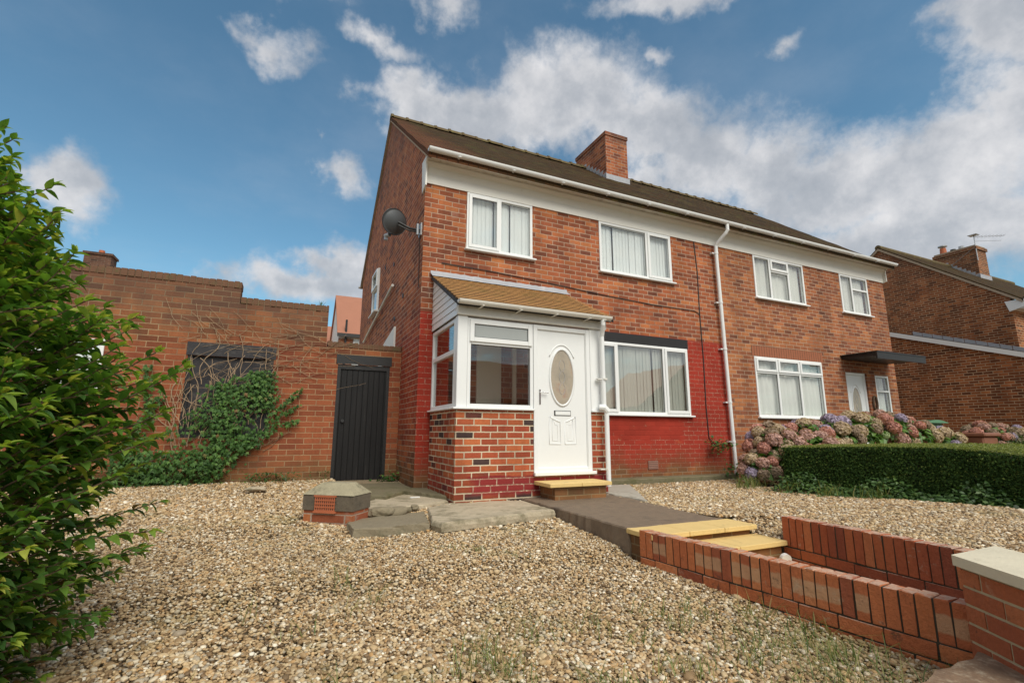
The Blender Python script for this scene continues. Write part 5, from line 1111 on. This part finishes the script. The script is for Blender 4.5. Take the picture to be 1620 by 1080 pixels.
def hydrangea(label,blobs,nheads,weights,nleaf,seed,hs=1.,lbias=None,fc=(-.4,-.9)):
    rs=np.random.RandomState(seed); rg=random.Random(seed); c0_=blobs[0]
    t=thing('hydrangea_bush',label,'hydrangea',(c0_[0],c0_[1],-.12),'hydrangea bushes')
    P=[];N_=[]
    while len(P)<nleaf:
        b=blobs[rs.randint(len(blobs))]; v=rs.normal(size=3); v/=np.linalg.norm(v); 
        if v[2]<-.5: continue
        q=rs.uniform(.72,1.0); P.append((b[0]+v[0]*b[3]*q,b[1]+v[1]*b[4]*q,max(-.08,b[2]+v[2]*b[5]*q))); N_.append((v[0]*.5,v[1]*.5,v[2]*.4+.7))
    P=np.array(P); N_=np.array(N_)+rs.normal(0,.25,(nleaf,3)); D=rs.normal(size=(nleaf,3)); D[:,2]-=.3
    N_/=np.linalg.norm(N_,axis=1,keepdims=True); D=D-N_*(D*N_).sum(1,keepdims=True)
    V,F,Rr=scatter(TVh,TFh,P,frames(D,N_),rs.uniform(.09,.15,nleaf)[:,None],np.clip(rs.normal(.5,.25,nleaf),0,1)); link('foliage',npmesh('foliage',V,F,M['hyleaf'],Rr,smooth=True),t)
    sb=MB()
    for i in range(14): b=rg.choice(blobs); sb.tube([(b[0]+rg.uniform(-.1,.1),b[1]+rg.uniform(-.1,.1),-.12),(b[0]+rg.uniform(-.5,.5)*b[3],b[1]+rg.uniform(-.5,.5)*b[4],b[2]+.5*b[5])],.008,4,False)
    sb.build('stems',M['bark'],t)
    placed=[]; tries=0
    while len(placed)<nheads and tries<30000:
        tries+=1; b=rg.choice(blobs[:len(blobs)] if lbias is None else [blobs[i] for i in lbias]); v=Vector((rg.gauss(0,1),rg.gauss(0,1),rg.gauss(.25,1))).normalized()
        if v.x*fc[0]+v.y*fc[1]+v.z*.5<-.05 or v.z<-.45: continue
        p=Vector((b[0]+v.x*b[3],b[1]+v.y*b[4],b[2]+v.z*b[5]))
        if any((p-q).length<.155*hs for q in placed) or p.z<.02: continue
        placed.append(p); c=rg.choices(range(7),weights)[0]
        o=bpy.data.objects.new('flower_head',FH[c][rg.randint(0,1)]); COL.objects.link(o); o.parent=t; o.matrix_parent_inverse=Matrix.Translation(t.location).inverted()
        s=rg.uniform(.78,1.12)*hs*(.55 if c in(5,) else (.78 if c==4 else 1)); zax=(v+Vector((0,0,.5))).normalized(); o.location=p; o.rotation_euler=zax.to_track_quat('Z','Y').to_euler(); o.scale=(s,s,s)
    return t
hydrangea('hydrangea with mauve and faded pink heads beside the white downpipe',[(5.95,-1.05,.38,.42,.36,.45),(6.2,-1.0,.22,.38,.35,.42),(5.45,-1.15,.10,.26,.28,.28),(5.95,-1.2,.45,.42,.30,.28)],56,(6,5,4,2,.3,0,4),800,3,1.12)
hydrangea('large hydrangea with pink, lilac and purple heads behind the clipped hedge',[(6.9,-1.0,.55,.45,.45,.34),(7.6,-1.0,.62,.5,.45,.36),(8.4,-1.0,.70,.55,.45,.36),(9.3,-1.0,.74,.6,.45,.38),(10.1,-1.0,.66,.6,.45,.36),(10.9,-1.1,.5,.6,.45,.30),(6.5,-1.5,.42,.3,.3,.25)],78,(6,4.5,4,3.5,.9,.4,2),3200,4,1.25)
hydrangea('distant dusty pink hydrangea beside the brown tub',[(12.5,-1.35,.58,.45,.4,.34),(13.1,-1.5,.56,.45,.4,.32)],34,(6,2,3,3,0,0,3),500,8,1.05)
# weed plant/grass clumps right far
def blades(cx,cy,sx_,sy_,n,h0,h1,z=None,lean=.5,seed=0,w0=.006):
    rs=np.random.RandomState(seed); x=cx+rs.normal(0,sx_,n); y=cy+rs.normal(0,sy_,n); zb=gz(x,y) if z is None else np.full(n,z); h=rs.uniform(h0,h1,n); a=rs.uniform(0,6.28,n); ln=rs.uniform(.1,lean,n)*h
    w=rs.uniform(.6,1.2,n)*w0; V=np.zeros((n,6,3)); pa=a+1.57
    for i,(t_,ww) in enumerate(((0,1),(.55,.8),(1,.1))):
        px=x+np.cos(a)*ln*t_**1.8; py=y+np.sin(a)*ln*t_**1.8; pz=zb+h*(t_-.15*t_*t_*ln/h)
        for j,s in enumerate((-1,1)): V[:,i*2+j]=np.stack([px+s*np.cos(pa)*w*ww,py+s*np.sin(pa)*w*ww,pz],1)
    TF=np.array([(0,1,3,2),(2,3,5,4)]); F=(TF[None]+(np.arange(n)*6)[:,None,None]).reshape(-1,4); return V.reshape(-1,3),F,np.repeat(rs.uniform(0,1,n),2)
def merge(parts):
    Vs,Fs,Rs=[],[],[]; b=0
    for V,F,R_ in parts: Vs.append(V);Fs.append(F+b);Rs.append(R_);b+=len(V)
    return np.concatenate(Vs),np.concatenate(Fs),np.concatenate(Rs)
V,F,Rr=merge([blades(13.2,-1.95,.30,.15,900,.5,.95,-.1,.9,31,.011),blades(13.9,-2.0,.3,.2,500,.5,.95,-.1,.9,32,.011)])
o=link('feathery_plant',npmesh('feathery_plant',V,F,M['weed'],Rr)); tagit(o,'feathery green plant at the right edge behind the hedge','plant')
gp=[]; rg=random.Random(21)
for i in range(90): # sparse tufts in the gravel
    if i<60: x,y=rg.uniform(-1.0,1.05),rg.uniform(-5.6,-4.3)
    elif i<68: x,y=rg.uniform(-1.9,-.6),rg.uniform(-5.2,-3.2)
    else: x,y=rg.uniform(.2,1.25),rg.uniform(-5.6,-5.0)
    gp.append(blades(x,y,.05,.05,rg.randint(5,20),.05,.15,None,2.2,200+i,.0022))
for (x,y,n_,h) in ((.05,-3.2,10,.06),(-.15,-2.95,40,.05),(-.4,-2.8,26,.05),(1.1,-4.9,30,.12),(.9,-5.2,34,.12),(-1.75,-5.15,60,.22),(-1.95,-5.0,60,.30),(-.25,-5.05,40,.10),(-.75,-4.6,30,.13),(.1,-5.0,40,.11),(.45,-4.6,24,.09)): gp.append(blades(x,y,.07,.05,n_,h*.5,h,None,1.2,int(x*100+y*10)%9999+900,.003))
V,F,Rr=merge(gp); o=link('weed_grass',npmesh('weed_grass',V,F,M['grass'],Rr)); o['kind']='stuff'; o['label']='sparse tufts of grass growing through the gravel'; o['category']='grass'
# ground cover by hedge and walls
def cover(n,fn,smin,smax,seed,mat,name,label):
    rs=np.random.RandomState(seed); P=fn(rs,n); n=len(P); N_=np.stack([rs.normal(-.2,.4,n),rs.normal(-.2,.4,n),np.ones(n)],1); D=rs.normal(size=(n,3)); D[:,2]=rs.normal(0,.3,n)
    N_/=np.linalg.norm(N_,axis=1,keepdims=True); D=D-N_*(D*N_).sum(1,keepdims=True)
    V,F,Rr=scatter(TVh,TFh,P,frames(D,N_),rs.uniform(smin,smax,n)[:,None],np.clip(rs.normal(.45,.25,n),0,1)); o=link(name,npmesh(name,V,F,mat,Rr,smooth=True)); o['kind']='stuff'; o['label']=label; o['category']='weeds'; return o
def fh(rs,n):
    s=rs.uniform(0,1,n)**.9; a,b,c,d_=hpt(s); off=np.abs(rs.normal(0,.20,n)); hh=np.clip(.24-off*.5,.02,.3)*rs.uniform(.2,1,n)*(.8+.5*np.sin(s*23)); return np.stack([a-off-.02,b+rs.normal(0,.05,n),-.11+hh],1)
cover(5200,fh,.03,.07,61,M['weed'],'ground_cover','leafy weeds growing along the foot of the clipped hedge')
def fw(rs,n):
    x=rs.uniform(-4.6,-1.05,n); off=np.abs(rs.normal(0,.09,n)); k=(np.sin(x*6)+rs.normal(0,.5,n)>-.2)|(x<-2.4); x=x[k];off=off[k]; m=len(x); return np.stack([x,1.15-off,.0+rs.uniform(0,.13,m)*(1+.8*(x<-2.2))],1)
cover(1700,fw,.02,.05,62,M['weed'],'ground_cover','low weeds along the foot of the yard wall')
def fp(rs,n):
    c=np.array([(6.0,-.35,.1),(5.75,-.3,.05),(5.6,-.15,.55),(5.95,-.12,.50),(5.7,-.12,.42),(-.12,.95,.0),(-.1,1.05,.03)]); i=rs.randint(0,len(c),n); return c[i]+rs.normal(0,1,(n,3))*np.array([.10,.04,.05])
cover(260,fp,.04,.085,63,M['ivy'],'ground_cover','small ivy sprigs by the house wall and downpipe')
gp=[blades(x,y,.12,.08,60,.08,.26,-.12,1.1,int(900+x*10),.006) for x,y in ((4.75,-1.5),(5.0,-1.35),(4.9,-2.1),(4.95,-2.6),(5.1,-3.1))]
V,F,Rr=merge(gp); o=link('hedge_grass',npmesh('hedge_grass',V,F,M['grass'],Rr)); o['kind']='stuff'; o['label']='long grass at the left end of the hedge'; o['category']='grass'
V,F,Rr=merge([blades(-1.32,1.3,.02,.01,12,.06,.14,2.70,.8,71,.006)]); o=link('wall_top_weed',npmesh('wall_top_weed',V,F,M['weed'],Rr)); tagit(o,'tiny green weed sprouting on top of the yard wall','plant')
n=150; x=RS.uniform(-2.6,1.0,n); y=RS.uniform(-5.6,.9,n); k=ingravel(x,y); x,y=x[k],y[k]; n=len(x); D=RS.normal(size=(n,3)); D[:,2]*=.2; N_=np.stack([RS.normal(0,.4,n),RS.normal(0,.4,n),np.ones(n)],1)
M['deadleaf']=leafmat('dead_leaf',[(0.,(.10,.055,.025)),(.6,(.22,.13,.05)),(1.,(.34,.26,.09))],.7,.1)
V,F,Rr=scatter(TVh,TFh,np.stack([x,y,gz(x,y)+.012],1),frames(D,N_),RS.uniform(.02,.045,n)[:,None],RS.uniform(0,1,n)); o=link('fallen_leaves',npmesh('fallen_leaves',V,F,M['deadleaf'],Rr,smooth=True)); o['kind']='stuff'; o['label']='small dead leaves scattered over the gravel'; o['category']='leaf litter'
# bins behind the hedge
t=thing('garden_bin','green plastic lidded bin behind the hydrangeas','bin',(11.4,-.6,-.1))
MB().prism([(11.05,-.9),(11.8,-.9),(11.8,-.3),(11.05,-.3)],-.1,.95).build('body',M['bin_green'],t)
n=14; V=[(10.95+.95*i/n,yy_,.95+.07*math.sin(math.pi*i/n)) for i in range(n+1) for yy_ in (-1.0,-.25)]
MB().add(V,[(2*i,2*i+2,2*i+3,2*i+1) for i in range(n)]).ext([V[2*i] for i in range(n+1)],(0,.75,-.0)).build('lid',M['bin_green'],t)
t=thing('plant_tub','brown rectangular plastic tub with thick rim beyond the hedge','tub',(11.8,-1.5,-.1))
MB().cbox(11.40,12.0,-1.75,-1.35,-.1,.66,.03).build('tub_body',M['bin_brown'],t); MB().cbox(11.35,12.05,-1.80,-1.30,.661,.74,.02).build('rim',M['bin_brown'],t)
